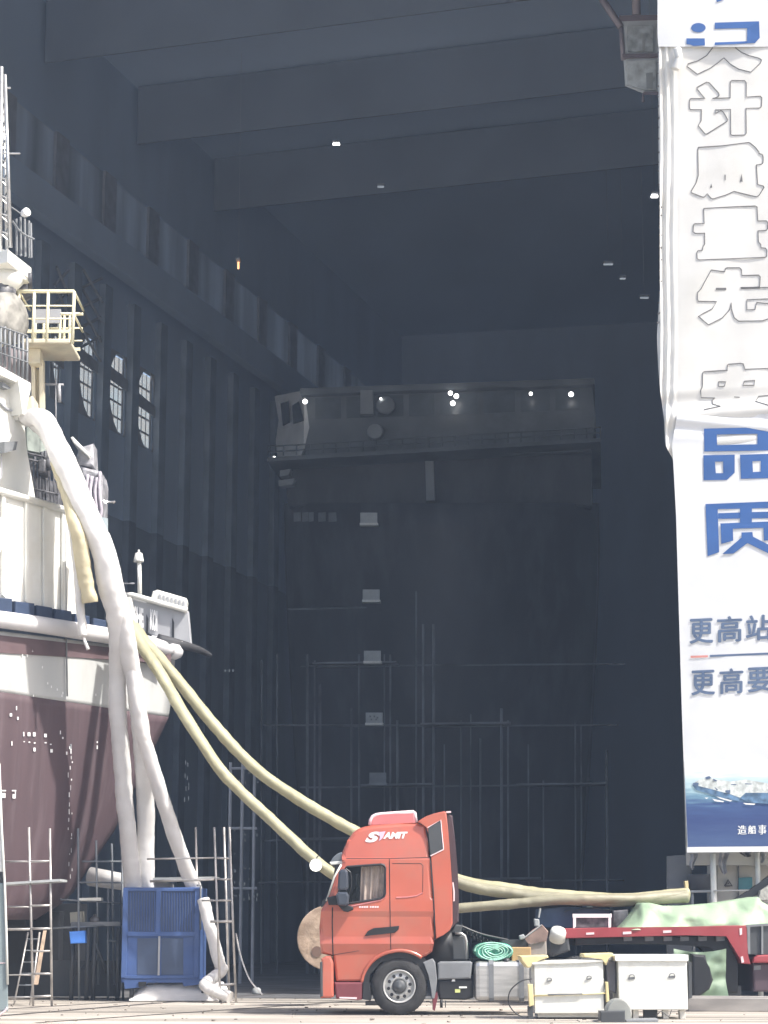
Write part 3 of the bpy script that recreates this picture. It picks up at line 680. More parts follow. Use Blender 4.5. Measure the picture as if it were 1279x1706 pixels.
# machinery space between deckhouse and hose
m = MB(); rr = random.Random(11)
for k in range(9):
    x = 46 + k*6; m.bar(S(x, 770+rr.uniform(-20, 10), -1.6), S(x+3, 850+rr.uniform(-10, 10), -1.6), rr.uniform(.02, .05), 5)
for y in (755, 765, 812): m.bar(S(44, y, -1.4), S(96, y+12, -1.4), .03, 5)
m.box(S(62, 780, -1.3).x, S(80, 780, -1.3).x, S(62, 780, -1.3).y, S(62, 780, -1.3).y+.6, S(62, 788, -1.3).z, S(62, 764, -1.3).z, .05); m.lathe(S(82, 772, -1.2), sn, [(-.1, .16), (.1, .18), (.14, .1)], 12)
m.slab([S(45, 790, -2), S(100, 805, -2), S(108, 870, -2), S(50, 860, -2)], -sn*1.2); m.build('deck_machinery', 'machinery', ship)
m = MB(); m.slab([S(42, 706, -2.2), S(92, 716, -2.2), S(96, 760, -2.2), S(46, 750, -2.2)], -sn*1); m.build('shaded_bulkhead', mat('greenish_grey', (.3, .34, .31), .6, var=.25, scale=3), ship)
m = MB(); m.slab([S(28, 686, -.8), S(76, 694, -.8), S(78, 706, -.8), S(30, 700, -.8)], -sn*1.2, .05); m.build('shelter_roof', 'shipwhite', ship)
# aft: wrapped bundle and canopy
m = MB(); m.slab([P(132, 775, 50.5), P(168, 785, 50.5), P(171, 800, 50.5), P(167, 892, 50.5), P(140, 895, 50.5)], (0, 1.2, 0), .08); m.build('wrapped_bundle', 'plastic', ship)
m = MB()
for x in (146, 153, 160, 167): m.tube(spline([P(x+rr.uniform(-2, 2), 788+rr.uniform(-3, 10), 50.45), P(x-3+rr.uniform(-2, 2), 820, 50.43), P(x+2+rr.uniform(-3, 3), 850, 50.45), P(x-1, 888-rr.uniform(0, 25), 50.45)], 4), .05, 6)
m.build('bundle_strap', mat('lilac_strap', (.5, .46, .52), .5), ship)
m = MB(); m.slab([P(126, 764, 50.5), P(132, 745, 50.5), P(155, 738, 50.5), P(157, 778, 50.5), P(130, 775, 50.5)], (0, .8, 0), .06); m.build('covered_console', 'plastic', ship)
m = MB(); m.slab([P(117, 729, 50.3), P(121, 727, 50.3), P(150, 757, 50.3), P(148, 762, 50.3), P(122, 738, 50.3)], (0, .7, 0), .02); m.build('tilted_lid', 'shipwhite', ship)
m = MB(); m.slab([P(160, 860, 49.9), P(179, 863, 49.9), P(179, 891, 49.9), P(166, 888, 49.9)], (0, .1, 0)); m.build('small_plate', mat('pale_blue_plate', (.5, .58, .6), .4), ship)
m = MB()
for k in range(5): m.bar(P(172+k*4, 834+k, 50.6), P(176+k*4, 839-k, 50.6), .03, 5)
m.build('deck_cleat', 'steel', ship)
# stern board
bw = [(211, 990), (219, 991), (250, 999), (314, 1018), (319, 1073), (300, 1070), (252, 1058), (218, 1040)]

m = MB(); m.slab([P(x, y, 51.1) for x, y in bw], (0, .25, 0), .03); m.build('stern_board', 'shipgrey', ship)  # shade on the white bulwark is put into this grey
m = MB(); m.slab([P(209, 992, 50.95), P(219, 993, 50.95), P(226, 1040, 50.95), P(214, 1040, 50.95)], (0, .5, 0), .04); m.build('stern_board_end', 'shipwhite', ship)
m = MB(); m.tube([P(210, 992, 51), P(219, 991, 51), P(312, 1017, 51)], .07, 8); m.build('stern_rail', 'shipwhite', ship)
m = MB()
textrect(m, 'SHE', 223, 1009, 239, 1042, lambda x, y: P(x, y, 51.06), .05, slope=.28)
textrect(m, 'KOI', 250, 1014, 262, 1049, lambda x, y: P(x, y, 51.06), .05, slope=.28)
m.build('stern_lettering', 'white', ship)
m = MB()
for (x, y0, y1) in ((244, 1023, 1056), (287, 1029, 1066)): m.slab([P(x, y0, 51.07), P(x+3, y0+8, 51.07), P(x+3, y1, 51.07), P(x-1, y1, 51.07)], (0, .02, 0))
m.build('board_slot', 'black', ship)
m = MB()
for (x, y) in ((252, 1058), (270, 1062), (292, 1066)): m.slab([P(x, y, 50.8), P(x+12, y+2, 50.8), P(x+10, y+14, 50.8), P(x+1, y+12, 50.8)], (0, .3, 0), .03)
m.build('board_foot', 'fender', ship)
m = MB(); m.slab([P(250, 1000, 51.0), P(254, 985, 51.0), P(262, 982, 51.0), P(310, 996, 51.0), P(312, 1002, 51.0), P(309, 1018, 51.0)], (0, .35, 0), .04)
m.build('raft_cradle', 'shipwhite', ship)
m = MB()
for k in range(7): x = 265 + k*6.6; m.slab([P(x, 990+k*1.9, 50.995), P(x+3.4, 991+k*1.9, 50.995), P(x+3, 1001+k*2.0, 50.995), P(x-.2, 1000+k*2.0, 50.995)], (0, -.02, 0))
m.build('cradle_recess', 'shipgrey', ship)
m = MB(); m.bar(P(233, 996, 51.2), P(231.5, 936, 51.2), .055, 8); m.lathe(P(231, 927, 51.2), (0, 0, 1), [(-.14, .13), (-.1, .13), (.08, .09), (.1, .03), (.17, .02)], 12); m.build('stern_light_mast', 'shipwhite', ship)
m = MB(); m.bar(P(190, 972, 51.4), P(224, 972, 51.4), .02); m.build('ensign_bar', 'shipgrey', ship)
m = MB(); m.tube(spline([P(262, 1066, 50.7), P(300, 1074, 50.9), P(330, 1082, 51.6), P(350, 1092, 52.4)], 5), .16, 8, rf=lambda t: 1-.6*t); m.build('stern_fender', mat('dark_fender_rubber', (.05, .05, .055), .7), ship)
m = MB(); m.tube([P(232, 1072, 50.6), P(270, 1081, 50.5), P(296, 1087, 50.55), P(301, 1089, 50.6)], .19, 14, rf=lambda t: 1 if t < .9 else .6); m.build('fender_end', 'fender', ship)
# keel blocks
for (x, y) in ((20, 1530), (75, 1525), (110, 1512)):
    p = S(x, y, -2.5); m = MB(); m.box(p.x-.35, p.x+.35, p.y, p.y+1.2, 0, p.z+.1, .02); o = m.build('keel_block', 'black')
    tag(o, None, 'block', 'keel blocks under the maroon hull'); o['label'] = 'grey keel block standing under the maroon hull of the ship'

# ================================================================== SHIP DEEP IN THE HALL
QD = 82.0
qn = Vector((-math.sin(R(6)), -math.cos(R(6)), 0)); qo = P(720, 1000, QD)
def Q(px, py, off=0.0): return PPL(px, py, qo + qn*off, qn)
ship2 = empty('ship_under_construction', Vector((qo.x, qo.y+6, 0)), 'dark unfinished ship with wide bridge deep inside the hall, lamps on its front', 'ship')
def depthv(k): return -qn*k
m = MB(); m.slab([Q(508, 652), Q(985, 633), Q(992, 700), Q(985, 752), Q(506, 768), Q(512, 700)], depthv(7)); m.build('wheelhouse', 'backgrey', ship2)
m = MB(); m.slab([Q(500, 647, .5), Q(990, 630, .5), Q(990, 640, .5), Q(500, 657, .5)], depthv(8)); m.build('wheelhouse_roof', 'backgrey', ship2)
wing = [Q(457, 660, -3.0), Q(507, 650, .02), Q(515, 712, .02), Q(506, 750, .02), Q(494, 776, -.4), Q(464, 778, -2.6), Q(459, 735, -3.0), Q(464, 700, -2.8)]
m = MB(); m.slab(wing, depthv(2.2)); m.build('bridge_wing', mat('lit_wing_paint', (.75, .76, .77), .5, var=.1, scale=1), ship2)  # light falling on the wing is put into its pale paint
m = MB(); 
def lerp(a, b, t): return a + (b-a)*t
wo = Vector((-.05, -.12, 0))
for pts in ([(467, 672), (480, 668), (483, 703), (471, 709)], [(486, 676), (498, 668), (506, 700), (488, 706)]):
    pp = []
    for x, y in pts:
        t = (x-457)/50; pp.append(P(x, y, lerp(Q(457, 700, -3).y, Q(507, 700, 0).y, t) - .25))
    m.slab(pp, (0, .1, 0))
m.build('wing_window', 'backglass', ship2)
xs = [520, 572, 624, 676, 728, 800, 862, 920, 970]
for i in range(len(xs)-1):
    x0, x1 = xs[i]+5, xs[i+1]-4; t = (x0-508)/477
    y0 = 664 - 18*t; m = MB(); m.slab([Q(x0, y0, .03), Q(x1, y0-1.5, .03), Q(x1, y0+34, .03), Q(x0, y0+36, .03)], depthv(.1)); m.build('bridge_window', mat('far_bridge_glass', (.1, .115, .13), .3), ship2)
m = MB(); m.slab([Q(445, 762, 1.2), Q(1000, 730, 1.2), Q(1000, 736, 1.2), Q(445, 769, 1.2)], depthv(9)); m.build('bridge_deck', 'backgrey', ship2)
m = MB()
for k in range(26): x = 450+k*22; y = 761-(x-445)*.0577; m.bar(Q(x, y-18, 1.1), Q(x, y, 1.1), .03, 4)
for d in (18, 9): m.bar(Q(446, 762-d, 1.1), Q(1000, 730-d, 1.1), .03, 4)
m.build('bridge_railing', 'backgrey', ship2)
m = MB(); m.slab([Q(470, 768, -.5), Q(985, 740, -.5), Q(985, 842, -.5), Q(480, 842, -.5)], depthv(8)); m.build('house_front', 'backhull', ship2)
m = MB()
for (x0, x1, y0) in ((464, 490, 800), (466, 484, 784)): m.slab([Q(x0, y0, .3), Q(x1, y0-3, .3), Q(x1-3, y0+7, .3), Q(x0, y0+10, .3)], depthv(.5))
m.build('wing_step', 'backwing', ship2)
m = MB(); m.slab([Q(600, 650, .7), Q(620, 650, .7), Q(622, 690, .7), Q(600, 690, .7)], depthv(.4)); m.lathe(Q(642, 676, .5), qn, [(0, .4), (.2, .35), (.3, .1)], 12); m.lathe(Q(625, 720, .4), qn, [(0, .35), (.2, .3)], 12); m.build('bridge_fitting', 'backwing', ship2)
m = MB(); m.slab([Q(708, 768, .2), Q(722, 768, .2), Q(724, 834, .2), Q(710, 834, .2)], depthv(.4)); m.build('pipe_post', 'backwing', ship2)
# hull: raked bow, seen end on
def hb(u, v):
    py = 838 + 732*v; half = (262 - 40*v**1.5)
    a = (u-.5)*2
    x = 735 + half*a
    off = 5.5*(1-a*a)*(1-.55*v) - 2
    return Q(x, py, off)
m = MB(); vs = m.grid(hb, 36, 18)
ring = [vs[i][0] for i in range(37)] + [vs[36][j] for j in range(1, 19)] + [vs[i][18] for i in range(35, -1, -1)] + [vs[0][j] for j in range(17, 0, -1)]
bkv = [m.bm.verts.new(v.co + depthv(10)) for v in ring]
for i in range(len(ring)): m.bm.faces.new((ring[i], ring[(i+1) % len(ring)], bkv[(i+1) % len(ring)], bkv[i]))
m.bm.faces.new(bkv[::-1])
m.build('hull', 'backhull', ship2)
m = MB()
for (x, w) in ((489, 12), (503, 10), (514, 8), (530, 12), (547, 22)): m.slab([Q(x, 854, 1.0), Q(x+w, 853, 1.0), Q(x+w, 868, 1.0), Q(x, 869, 1.0)], depthv(.05))
m.build('nameplate', mat('faded_plate', (.14, .155, .17), .6), ship2)
for (x, y, r_) in ((508, 669, .10), (750, 655, .09), (760, 660, .10), (754, 672, .10), (884, 656, .07), (951, 657, .10), (457, 763, .07), (634, 664, .04)):
    m = MB(); c = Q(x, y, .8); m.lathe(c, qn + Vector((0, 0, -.3)), [(-.15, r_*.6), (0, r_), (.03, r_*.95)], 10)
    o = m.build('floodlight', 'lamp', ship2)
# scaffold round the dark hull
sc2 = empty('hull_scaffold', Vector((qo.x, qo.y-8, 0)), 'dim tube scaffold standing in front of the dark hull inside the hall', 'scaffold')
rr = random.Random(21)
for (x, y0, y1) in ((436, 1100, 1440), (462, 1090, 1400), (512, 1090, 1560), (524, 1100, 1500), (533, 1140, 1560), (585, 1180, 1560), (598, 1090, 1560), (640, 1090, 1560), (650, 1090, 1300), (662, 1200, 1560), (693, 985, 1560), (705, 1040, 1560), (722, 1040, 1560), (740, 1240, 1560), (768, 1200, 1560), (784, 1190, 1560), (800, 1230, 1560), (835, 1180, 1560), (846, 1200, 1560), (880, 1240, 1560), (905, 1300, 1560), (958, 1200, 1560), (968, 1210, 1560), (1010, 1250, 1560)):
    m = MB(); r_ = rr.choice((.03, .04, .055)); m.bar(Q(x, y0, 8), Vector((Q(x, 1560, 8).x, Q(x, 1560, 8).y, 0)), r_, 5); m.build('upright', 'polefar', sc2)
for (x0, x1, y, dy) in ((440, 700, 1208, 0), (500, 1040, 1110, -4), (560, 1030, 1210, -2), (500, 900, 1312, -4), (440, 760, 1400, 0), (430, 1040, 1470, -4), (480, 610, 1015, -3)):
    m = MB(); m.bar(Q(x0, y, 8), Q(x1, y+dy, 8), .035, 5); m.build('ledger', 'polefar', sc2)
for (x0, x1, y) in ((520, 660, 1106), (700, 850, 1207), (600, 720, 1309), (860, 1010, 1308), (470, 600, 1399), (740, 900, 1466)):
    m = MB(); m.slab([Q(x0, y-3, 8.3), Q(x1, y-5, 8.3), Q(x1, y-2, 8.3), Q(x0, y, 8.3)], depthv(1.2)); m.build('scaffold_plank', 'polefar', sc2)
for i, (x, y, nm) in enumerate(((614, 864, 'uppermost pale landing board on the dark hull'), (618, 992, 'second pale landing board from the top on the dark hull'), (620, 1094, 'middle pale landing board of the five on the hull'), (623, 1197, 'bright pale landing board fourth from top, with dark marks'), (629, 1297, 'lowest and dimmest landing board, just above the truck roof'))):
    m = MB(); m.slab([Q(x-14, y-10, 9), Q(x+14, y-10, 9), Q(x+14, y+10, 9), Q(x-14, y+10, 9)], depthv(.08)); o = m.build('landing_board', 'board' if i != 4 else 'poledim')
    tag(o, nm, 'board', 'pale boards up the scaffold stair')
    m = MB(); m.slab([Q(x-15, y+7, 9.06), Q(x+15, y+7, 9.06), Q(x+15, y+11, 9.06), Q(x-15, y+11, 9.06)], depthv(.3)); m.build('kick_rail', 'whitebox' if i != 4 else 'poledim', o)
    if i == 3:
        m = MB()
        for dx, dy in ((-8, -5), (-1, -5), (4, -3), (-6, 0), (2, 0)): m.slab([Q(x+dx, y+dy, 9.06), Q(x+dx+3, y+dy, 9.06), Q(x+dx+3, y+dy+3, 9.06), Q(x+dx, y+dy+3, 9.06)], depthv(.02))
        m.build('board_marks', 'mgrey', o)

# ================================================================== HALL LAMPS, CRANE CAB
def hanglamp(px, py, Y, w, label, m_, vert=False):
    c = P(px, py, Y)
    t = empty('hall_lamp', Vector((c.x, c.y, c.z)), label, 'lamp', 'lamps hanging in the hall')
    m = MB()
    if vert: m.box(c.x-.035, c.x+.035, c.y-.035, c.y+.035, c.z-.14, c.z+.12, .01)
    else: m.box(c.x-w, c.x+w, c.y-.06, c.y+.06, c.z-.015, c.z+.025, .005)
    m.build('lamp_lens', m_, t)
    m = MB(); m.box(c.x-w*1.1, c.x+w*1.1, c.y-.2, c.y+.2, c.z+.05 + (.1 if vert else 0), c.z+.1 + (.12 if vert else 0), .02); m.build('housing', 'truss', t)
    m = MB(); m.bar((c.x, c.y, c.z+.15), (c.x, c.y, 33.3), .004, 4); m.build('stem', 'truss', t)
hanglamp(560, 241, 80, .14, 'small white lamp high under the roof, topmost one', 'lamp')
hanglamp(634, 312, 84, .14, 'dim bluish lamp below the topmost roof lamp', 'lampdim')
hanglamp(397, 442, 72, .08, 'small orange signal lamp hanging left of the hall middle', 'lamporange', True)
hanglamp(1013, 441, 84, .2, 'thin pale strip lamp right of the hall middle, highest of three', 'lampdim')
hanglamp(1037, 465, 84, .12, 'faint strip lamp between two brighter strips on the right', 'lampdim')
hanglamp(1073, 497, 84, .18, 'lowest pale strip lamp on the right, close to the banner', 'lampdim')
hanglamp(1090, 328, 60, .1, 'white lamp peeking out at the left edge of the banner', 'lamp')
cc = P(1070, 160, 54)
cab = empty('crane_cab', P(1090, 160, 54), 'grey glazed crane driver cab hanging at the top beside the banner', 'crane cab')
def C(px, py, Y=54): return P(px, py, Y)
cbd = Vector((.22, 1.6, .72))
m = MB(); m.slab([C(1034, 30), C(1140, 27), C(1140, 160), C(1070, 156), C(1041, 144)], cbd, .03); m.build('cab_body', 'cabgrey', cab)
m = MB(); m.slab([C(1031, 26, 53.95), C(1140, 24, 53.95), C(1140, 32, 53.95), C(1031, 36, 53.95)], cbd*1.05); m.slab([C(1036, 90, 53.9), C(1140, 88, 53.9), C(1140, 94, 53.9), C(1037, 96, 53.9)], (0, .2, 0)); m.slab([C(1072, 153, 53.9), C(1140, 153, 53.9), C(1140, 160, 53.9), C(1070, 158, 53.9)], cbd*1.02); m.bar(C(1071, 156), C(1071, 170), .04); m.build('cab_frame', 'cabdark', cab)
m = MB(); m.slab([C(1044, 44, 53.92), C(1088, 42, 53.92), C(1088, 86, 53.92), C(1046, 86, 53.92)], (0, .05, 0)); m.build('upper_pane', mat('cab_pane_upper', (.5, .54, .55), .2, var=.3, scale=4), cab)
m = MB(); m.slab([C(1044, 102, 53.92), C(1092, 100, 53.92), C(1092, 150, 53.92), C(1074, 150, 53.92), C(1045, 140, 53.92)], (0, .05, 0)); m.build('lower_pane', mat('cab_pane_lower', (.68, .72, .72), .2, var=.25, scale=3), cab)
m = MB(); m.slab([C(1070, 58, 53.9), C(1074, 57, 53.9), C(1074, 84, 53.9), C(1070, 84, 53.9)], (0, .02, 0)); m.slab([C(1076, 122, 53.9), C(1087, 121, 53.9), C(1087, 148, 53.9), C(1077, 148, 53.9)], (0, .02, 0)); m.build('seat_back', 'board', cab)
m = MB(); m.bar(C(998, -8), C(1034, 46), .1, 6); m.bar(C(1034, 46), C(1038, 100), .07, 6); 
m.bar(C(1060, 26), C(1060, 26) + Vector((0, 0, 12)), .12, 6); m.bar(C(998, -8), C(998, -8)+Vector((-1, 0, 10)), .1, 6); m.build('hanger', mat('hanger_steel', (.34, .3, .33), .5), cab)
# ================================================================== RED TRUCK
TY = 39.6
def T(px, py, dy=0.0): return P(px, py, TY + dy) if False else (lambda p: Vector((p.x, TY + dy, p.z)))(P(px, py, TY))
def c5(pts): return [(460+.3127*x, 1320+.3127*y) for x, y in pts]
truck = empty('red_truck', Vector((T(650, 1600).x, TY+1.25, 0)), 'red tractor truck with high roof cab and white roof lettering, facing left', 'truck')
def prof(py):
    tab = [(1345, .16), (1370, .10), (1428, .035), (1432, .02), (1500, 0), (1518, 0), (1527, .028), (1560, .05), (1572, .035), (1590, .10), (1640, .17)]
    for i in range(len(tab)-1):
        if tab[i][0] <= py <= tab[i+1][0]:
            t = (py-tab[i][0])/(tab[i+1][0]-tab[i][0]); return tab[i][1] + (tab[i+1][1]-tab[i][1])*t
    return tab[0][1] if py < tab[0][0] else tab[-1][1]
def z2py(z):   # invert z -> py at truck plane
    a = math.atan2(z - CZ, TY); return H/2 - F*math.tan(a - TILT)
def Tp(px, py, d=0.0):   # point on the curved cab side, d = proud
    p = T(px, py); return Vector((p.x, TY + prof(py) - d, p.z))
cab_o = c5([(236, 858), (229, 720), (240, 620), (268, 580), (310, 450), (350, 372), (349, 322), (364, 285), (384, 245), (408, 212), (434, 193), (465, 181), (500, 174), (650, 162), (745, 157), (800, 168), (806, 220), (820, 340), (836, 560), (842, 700), (843, 785), (832, 848), (800, 872), (770, 888), (720, 862), (680, 852), (640, 852), (600, 862), (560, 880), (520, 908), (490, 945), (470, 985), (460, 1012), (315, 1012), (300, 872)])
win = c5([(372, 402), (378, 396), (560, 383), (574, 388), (581, 402), (580, 540), (574, 556), (556, 566), (395, 590), (352, 600), (322, 596), (340, 500)])
def inset(poly, d):
    """move polygon inwards by ~d metres, pixels"""
    n = len(poly); out = []; dp = d*90
    for i in range(n):
        (ax, ay), (bx, by), (cx, cy) = poly[i-1], poly[i], poly[(i+1) % n]
        e1 = Vector((bx-ax, by-ay)).normalized(); e2 = Vector((cx-bx, cy-by)).normalized()
        nn = Vector((-(e1.y+e2.y), e1.x+e2.x))
        if nn.length < 1e-4: nn = Vector((-e1.y, e1.x))
        nn.normalize(); out.append((bx + nn.x*dp, by + nn.y*dp))
    return out
area = sum(cab_o[i-1][0]*cab_o[i][1]-cab_o[i][0]*cab_o[i-1][1] for i in range(len(cab_o)))
sg = 1 if area > 0 else -1
mb = MB(); bm = mb.bm
i1 = inset(cab_o, .07*sg)
def addloop(poly, dy, usep=True): return [bm.verts.new(T(x, y) + Vector((0, dy + (prof(y) if usep else 0), 0))) for x, y in poly]
L = [addloop(i1, 0)]; L.append(addloop(inset(cab_o, .03*sg), .02)); L.append(addloop(cab_o, .08)); L.append([bm.verts.new(T(x, y) + Vector((0, 2.42 - prof(y), 0))) for x, y in cab_o]); L.append([bm.verts.new(T(x, y) + Vector((0, 2.5 - prof(y), 0))) for x, y in i1])
n = len(cab_o)
for a, b in zip(L[:-1], L[1:]):
    for i in range(n):
        f = bm.faces.new((a[i], a[(i+1) % n], b[(i+1) % n], b[i])); f.smooth = False
bm.faces.new(L[-1])
# near side face with a window opening
es = [bm.edges.get((L[0][i], L[0][(i+1) % n])) for i in range(n)]
wv = addloop(win, 0); nw = len(wv)
es += [bm.edges.new((wv[i], wv[(i+1) % nw])) for i in range(nw)]
gm = bmesh.ops.triangle_fill(bm, edges=es, use_beauty=True)
for pyc in (1370, 1400, 1428, 1432, 1500, 1518, 1527, 1560, 1572, 1590):
    pz = T(650, pyc).z
    fs = [f for f in bm.faces if all(v.co.y < TY + .2 for v in f.verts)]
    geo = fs + list({e for f in fs for e in f.edges}) + list({v for f in fs for v in f.verts})
    r_ = bmesh.ops.bisect_plane(bm, geom=geo, dist=1e-4, plane_co=(0, 0, pz), plane_no=(0, 0, 1))
    for v in [q for q in r_['geom_cut'] if isinstance(q, bmesh.types.BMVert)]:
        if v.co.y < TY + .125 and abs(v.co.y - TY) < .19:
            pass
for v in bm.verts:
    if v.co.y < TY + .17 and v not in L[2] and v not in L[1]:
        v.co.y = TY + prof(z2py(v.co.z))
# window reveal
w2 = [bm.verts.new(v.co + Vector((0, .07, 0))) for v in wv]
for i in range(nw): bm.faces.new((wv[i], wv[(i+1) % nw], w2[(i+1) % nw], w2[i]))
mb.build('cab_shell', 'red', truck)
mb = MB(); mb.fillpoly([[T(x, y) + Vector((0, .06, 0)) for x, y in win]]); mb.build('door_glass', 'glass', truck)
# interior: dark lining, seat, steering wheel
mb = MB(); mb.slab([T(x, y) + Vector((0, 1.9, 0)) for x, y in c5([(300, 380), (620, 380), (640, 640), (260, 640)])], (0, .05, 0)); mb.slab([T(x, y) + Vector((0, .2, 0)) for x, y in c5([(262, 600), (600, 600), (600, 680), (262, 680)])], (0, 1.7, 0)); mb.build('cab_lining', 'dgrey', truck)
mb = MB(); mb.grid(lambda u, v: T(460+.3127*(452 - 8*v + 140*u), 1320+.3127*(378 + 240*v)) + Vector((0, .16 + .03*math.sin(u*26 + v) + .015*math.sin(u*11 + 2*v), 0)), 40, 8); mb.build('bright_cab_sheet', 'seat', truck)  # pleated sheet added behind the glass to brighten the window
mb = MB(); mb.slab([T(x, y) + Vector((0, .4, 0)) for x, y in c5([(420, 640), (424, 560), (440, 520), (470, 520), (480, 640)])], (0, .5, 0), .05); mb.build('seat', 'dgrey', truck)
mb = MB(); mb.slab([T(x, y) + Vector((0, .9, 0)) for x, y in c5([(418, 430), (436, 425), (440, 500), (425, 505)])], (0, .1, 0), .01); mb.build('far_mirror', 'board', truck)
mb = MB()
for k in range(24):
    pass
pts = [T(460+.3127*400, 1320+.3127*560) + Vector((math.cos(a)*.09 - .03*math.sin(a), .62 + .22*math.cos(a)*0 + math.sin(a)*.22, .2*math.cos(a))) for a in [2*math.pi*k/20 for k in range(21)]]
mb.tube(pts, .018, 6, cap=False); mb.build('steering_wheel', 'black', truck)
# window rubber and seams
mb = MB()
def seam(pts, r=.008, d=.004):
    # thin dark groove strip following the panel
    for a, b in zip(pts[:-1], pts[1:]):
        n_ = max(1, int(math.hypot(a[0]-b[0], a[1]-b[1])/5))
        for k in range(n_):
            p = (a[0]+(b[0]-a[0])*k/n_, a[1]+(b[1]-a[1])*k/n_); q = (a[0]+(b[0]-a[0])*(k+1)/n_, a[1]+(b[1]-a[1])*(k+1)/n_)
            mb.tube([Tp(*p, .001), Tp(*q, .001)], r, 4)
seam(c5([(603, 352), (606, 600), (611, 860)])); seam(c5([(372, 352), (600, 352), (818, 346)]), .006); seam(c5([(300, 612), (298, 700), (302, 870)]), .012)
seam(c5([(300, 866), (400, 850), (440, 843)]), .005); seam(c5([(845, 785), (838, 560), (820, 340), (806, 220)]), .012)
seam(c5([(618, 378), (770, 378), (782, 390), (780, 530)]), .005)
mb.build('panel_gaps', 'black', truck)
mb = MB(); ww = [Tp(x, y, .004) for x, y in win]; mb.tube(ww + [ww[0]], .022, 5, cap=False); mb.build('window_seal', 'black', truck)
mb = MB(); 
pp = c5([(640, 560), (700, 558), (750, 550), (780, 535)]); mb.tube([Tp(x, y, .003) for x, y in pp], .012, 5)
pp = c5([(376, 612), (480, 590), (556, 574), (582, 556)]); mb.tube([Tp(x, y, .004) for x, y in pp], .014, 5); mb.build('pressed_line', 'sleeve', truck)
# door handle
mb = MB(); mb.slab([Tp(x, y, .03) for x, y in c5([(470, 765), (488, 738), (520, 722), (560, 720), (655, 710), (652, 730), (630, 748), (540, 758)])], (0, .06, 0), .012); mb.build('door_handle', 'black', truck)
# wheel arch flare
mb = MB(); arc = c5([(455, 1012), (462, 975), (482, 935), (515, 895), (555, 868), (600, 850), (650, 842), (700, 846), (745, 862), (775, 880)])
mb.tube([Tp(x, y, .0) for x, y in spline([Vector((x, y, 0)) for x, y in arc], 3) and [(v.x, v.y) for v in spline([Vector((x, y, 0)) for x, y in arc], 3)]], .035, 8); mb.build('wheel_arch', 'red', truck)
mb = MB(); mb.slab([T(x, y) + Vector((0, .15, 0)) for x, y in c5([(455, 1012), (490, 930), (560, 865), (650, 845), (740, 860), (800, 890), (830, 1000), (800, 1000), (740, 905), (650, 880), (560, 905), (500, 970), (485, 1100), (460, 1100)])], (0, 2.2, 0)); mb.build('arch_liner', 'black', truck)
# roof lettering
mb = MB()
textrect(mb, 'S', 608, 1385.5, 634, 1403, lambda x, y: Tp(x, y, .012), .05, .35, slope=-.02)
textrect(mb, 'AMIT', 638, 1386, 679, 1397, lambda x, y: Tp(x, y, .012), .05, .25, slope=-.02)
mb.build('roof_lettering', 'white', truck)
mb = MB(); mb.face([Tp(x, y, .014) for x, y in ((629, 1386), (642, 1384.5), (637, 1396), (631, 1401), (633, 1394))]); mb.build('letter_star', mat('lilac_ink', (.7, .5, .68), .5), truck)
mb = MB()
for (x0, x1) in ((598, 601), (602, 605), (606, 609), (610, 613), (616, 618.5), (619.5, 623), (624, 627), (628, 630.5)):
    mb.face([Tp(x, y, .006) for x, y in ((x0, 1509.5), (x1, 1509.2), (x1, 1512), (x0, 1512.3))])
mb.build('door_badge', 'palepink', truck)
# side fairing behind the cab
fo = c5([(752, 155), (775, 140), (800, 126), (845, 110), (895, 99), (906, 106), (918, 220), (930, 380), (938, 520), (940, 700), (925, 735), (890, 760), (850, 782), (848, 700), (842, 560), (826, 340), (812, 222), (806, 180)])
mb = MB(); mb.slab([T(x, y) + Vector((0, .02, 0)) for x, y in fo], (0, .09, 0), .025); mb.build('side_fairing', 'red', truck); mb = MB(); mb.slab([T(x, y) + Vector((0, 2.39, 0)) for x, y in fo], (0, .09, 0), .025); mb.build('side_fairing', 'red', truck)
mb = MB(); mb.slab([T(x, y) + Vector((0, .012, 0)) for x, y in c5([(808, 190), (876, 148), (890, 302), (822, 336)])], (0, .02, 0), .006); mb.build('fairing_vent', 'dgrey', truck)
mb = MB(); vv = [T(x, y) + Vector((0, .012, 0)) for x, y in c5([(806, 188), (876, 146), (891, 304), (822, 338)])]; mb.tube(vv[2:] , .012, 5); mb.tube(vv[:3], .010, 5); mb.build('vent_trim', 'palepink', truck)
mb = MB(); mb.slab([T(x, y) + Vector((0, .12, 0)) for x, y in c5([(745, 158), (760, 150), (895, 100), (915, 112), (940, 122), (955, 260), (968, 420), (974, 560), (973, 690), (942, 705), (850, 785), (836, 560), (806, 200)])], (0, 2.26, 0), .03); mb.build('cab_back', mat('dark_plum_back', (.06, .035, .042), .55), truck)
mb = MB(); mb.slab([T(x, y) + Vector((0, .06, 0)) for x, y in c5([(905, 100), (930, 98), (933, 106), (908, 108)])], (0, .2, 0)); mb.slab([T(x, y) + Vector((0, .05, 0)) for x, y in c5([(938, 478), (945, 478), (952, 530), (951, 578), (944, 580), (944, 530)])], (0, .05, 0)); mb.build('grab_bar', 'palepink', truck)
# roof deflector / parking cooler
mb = MB(); mb.slab([T(x, y) + Vector((0, .55, 0)) for x, y in c5([(497, 176), (500, 140), (512, 120), (530, 110), (560, 106), (732, 94), (738, 98), (748, 152), (748, 165)])], (0, 1.4, 0), .04); mb.build('roof_cooler', 'sleeve', truck)
mb = MB(); mb.tube([T(x, y) + Vector((0, .58, 0)) for x, y in c5([(498, 165), (502, 138), (513, 120), (532, 111), (560, 107), (732, 95), (739, 100), (747, 150)])], .035, 8); mb.build('cooler_trim', 'palepink', truck)
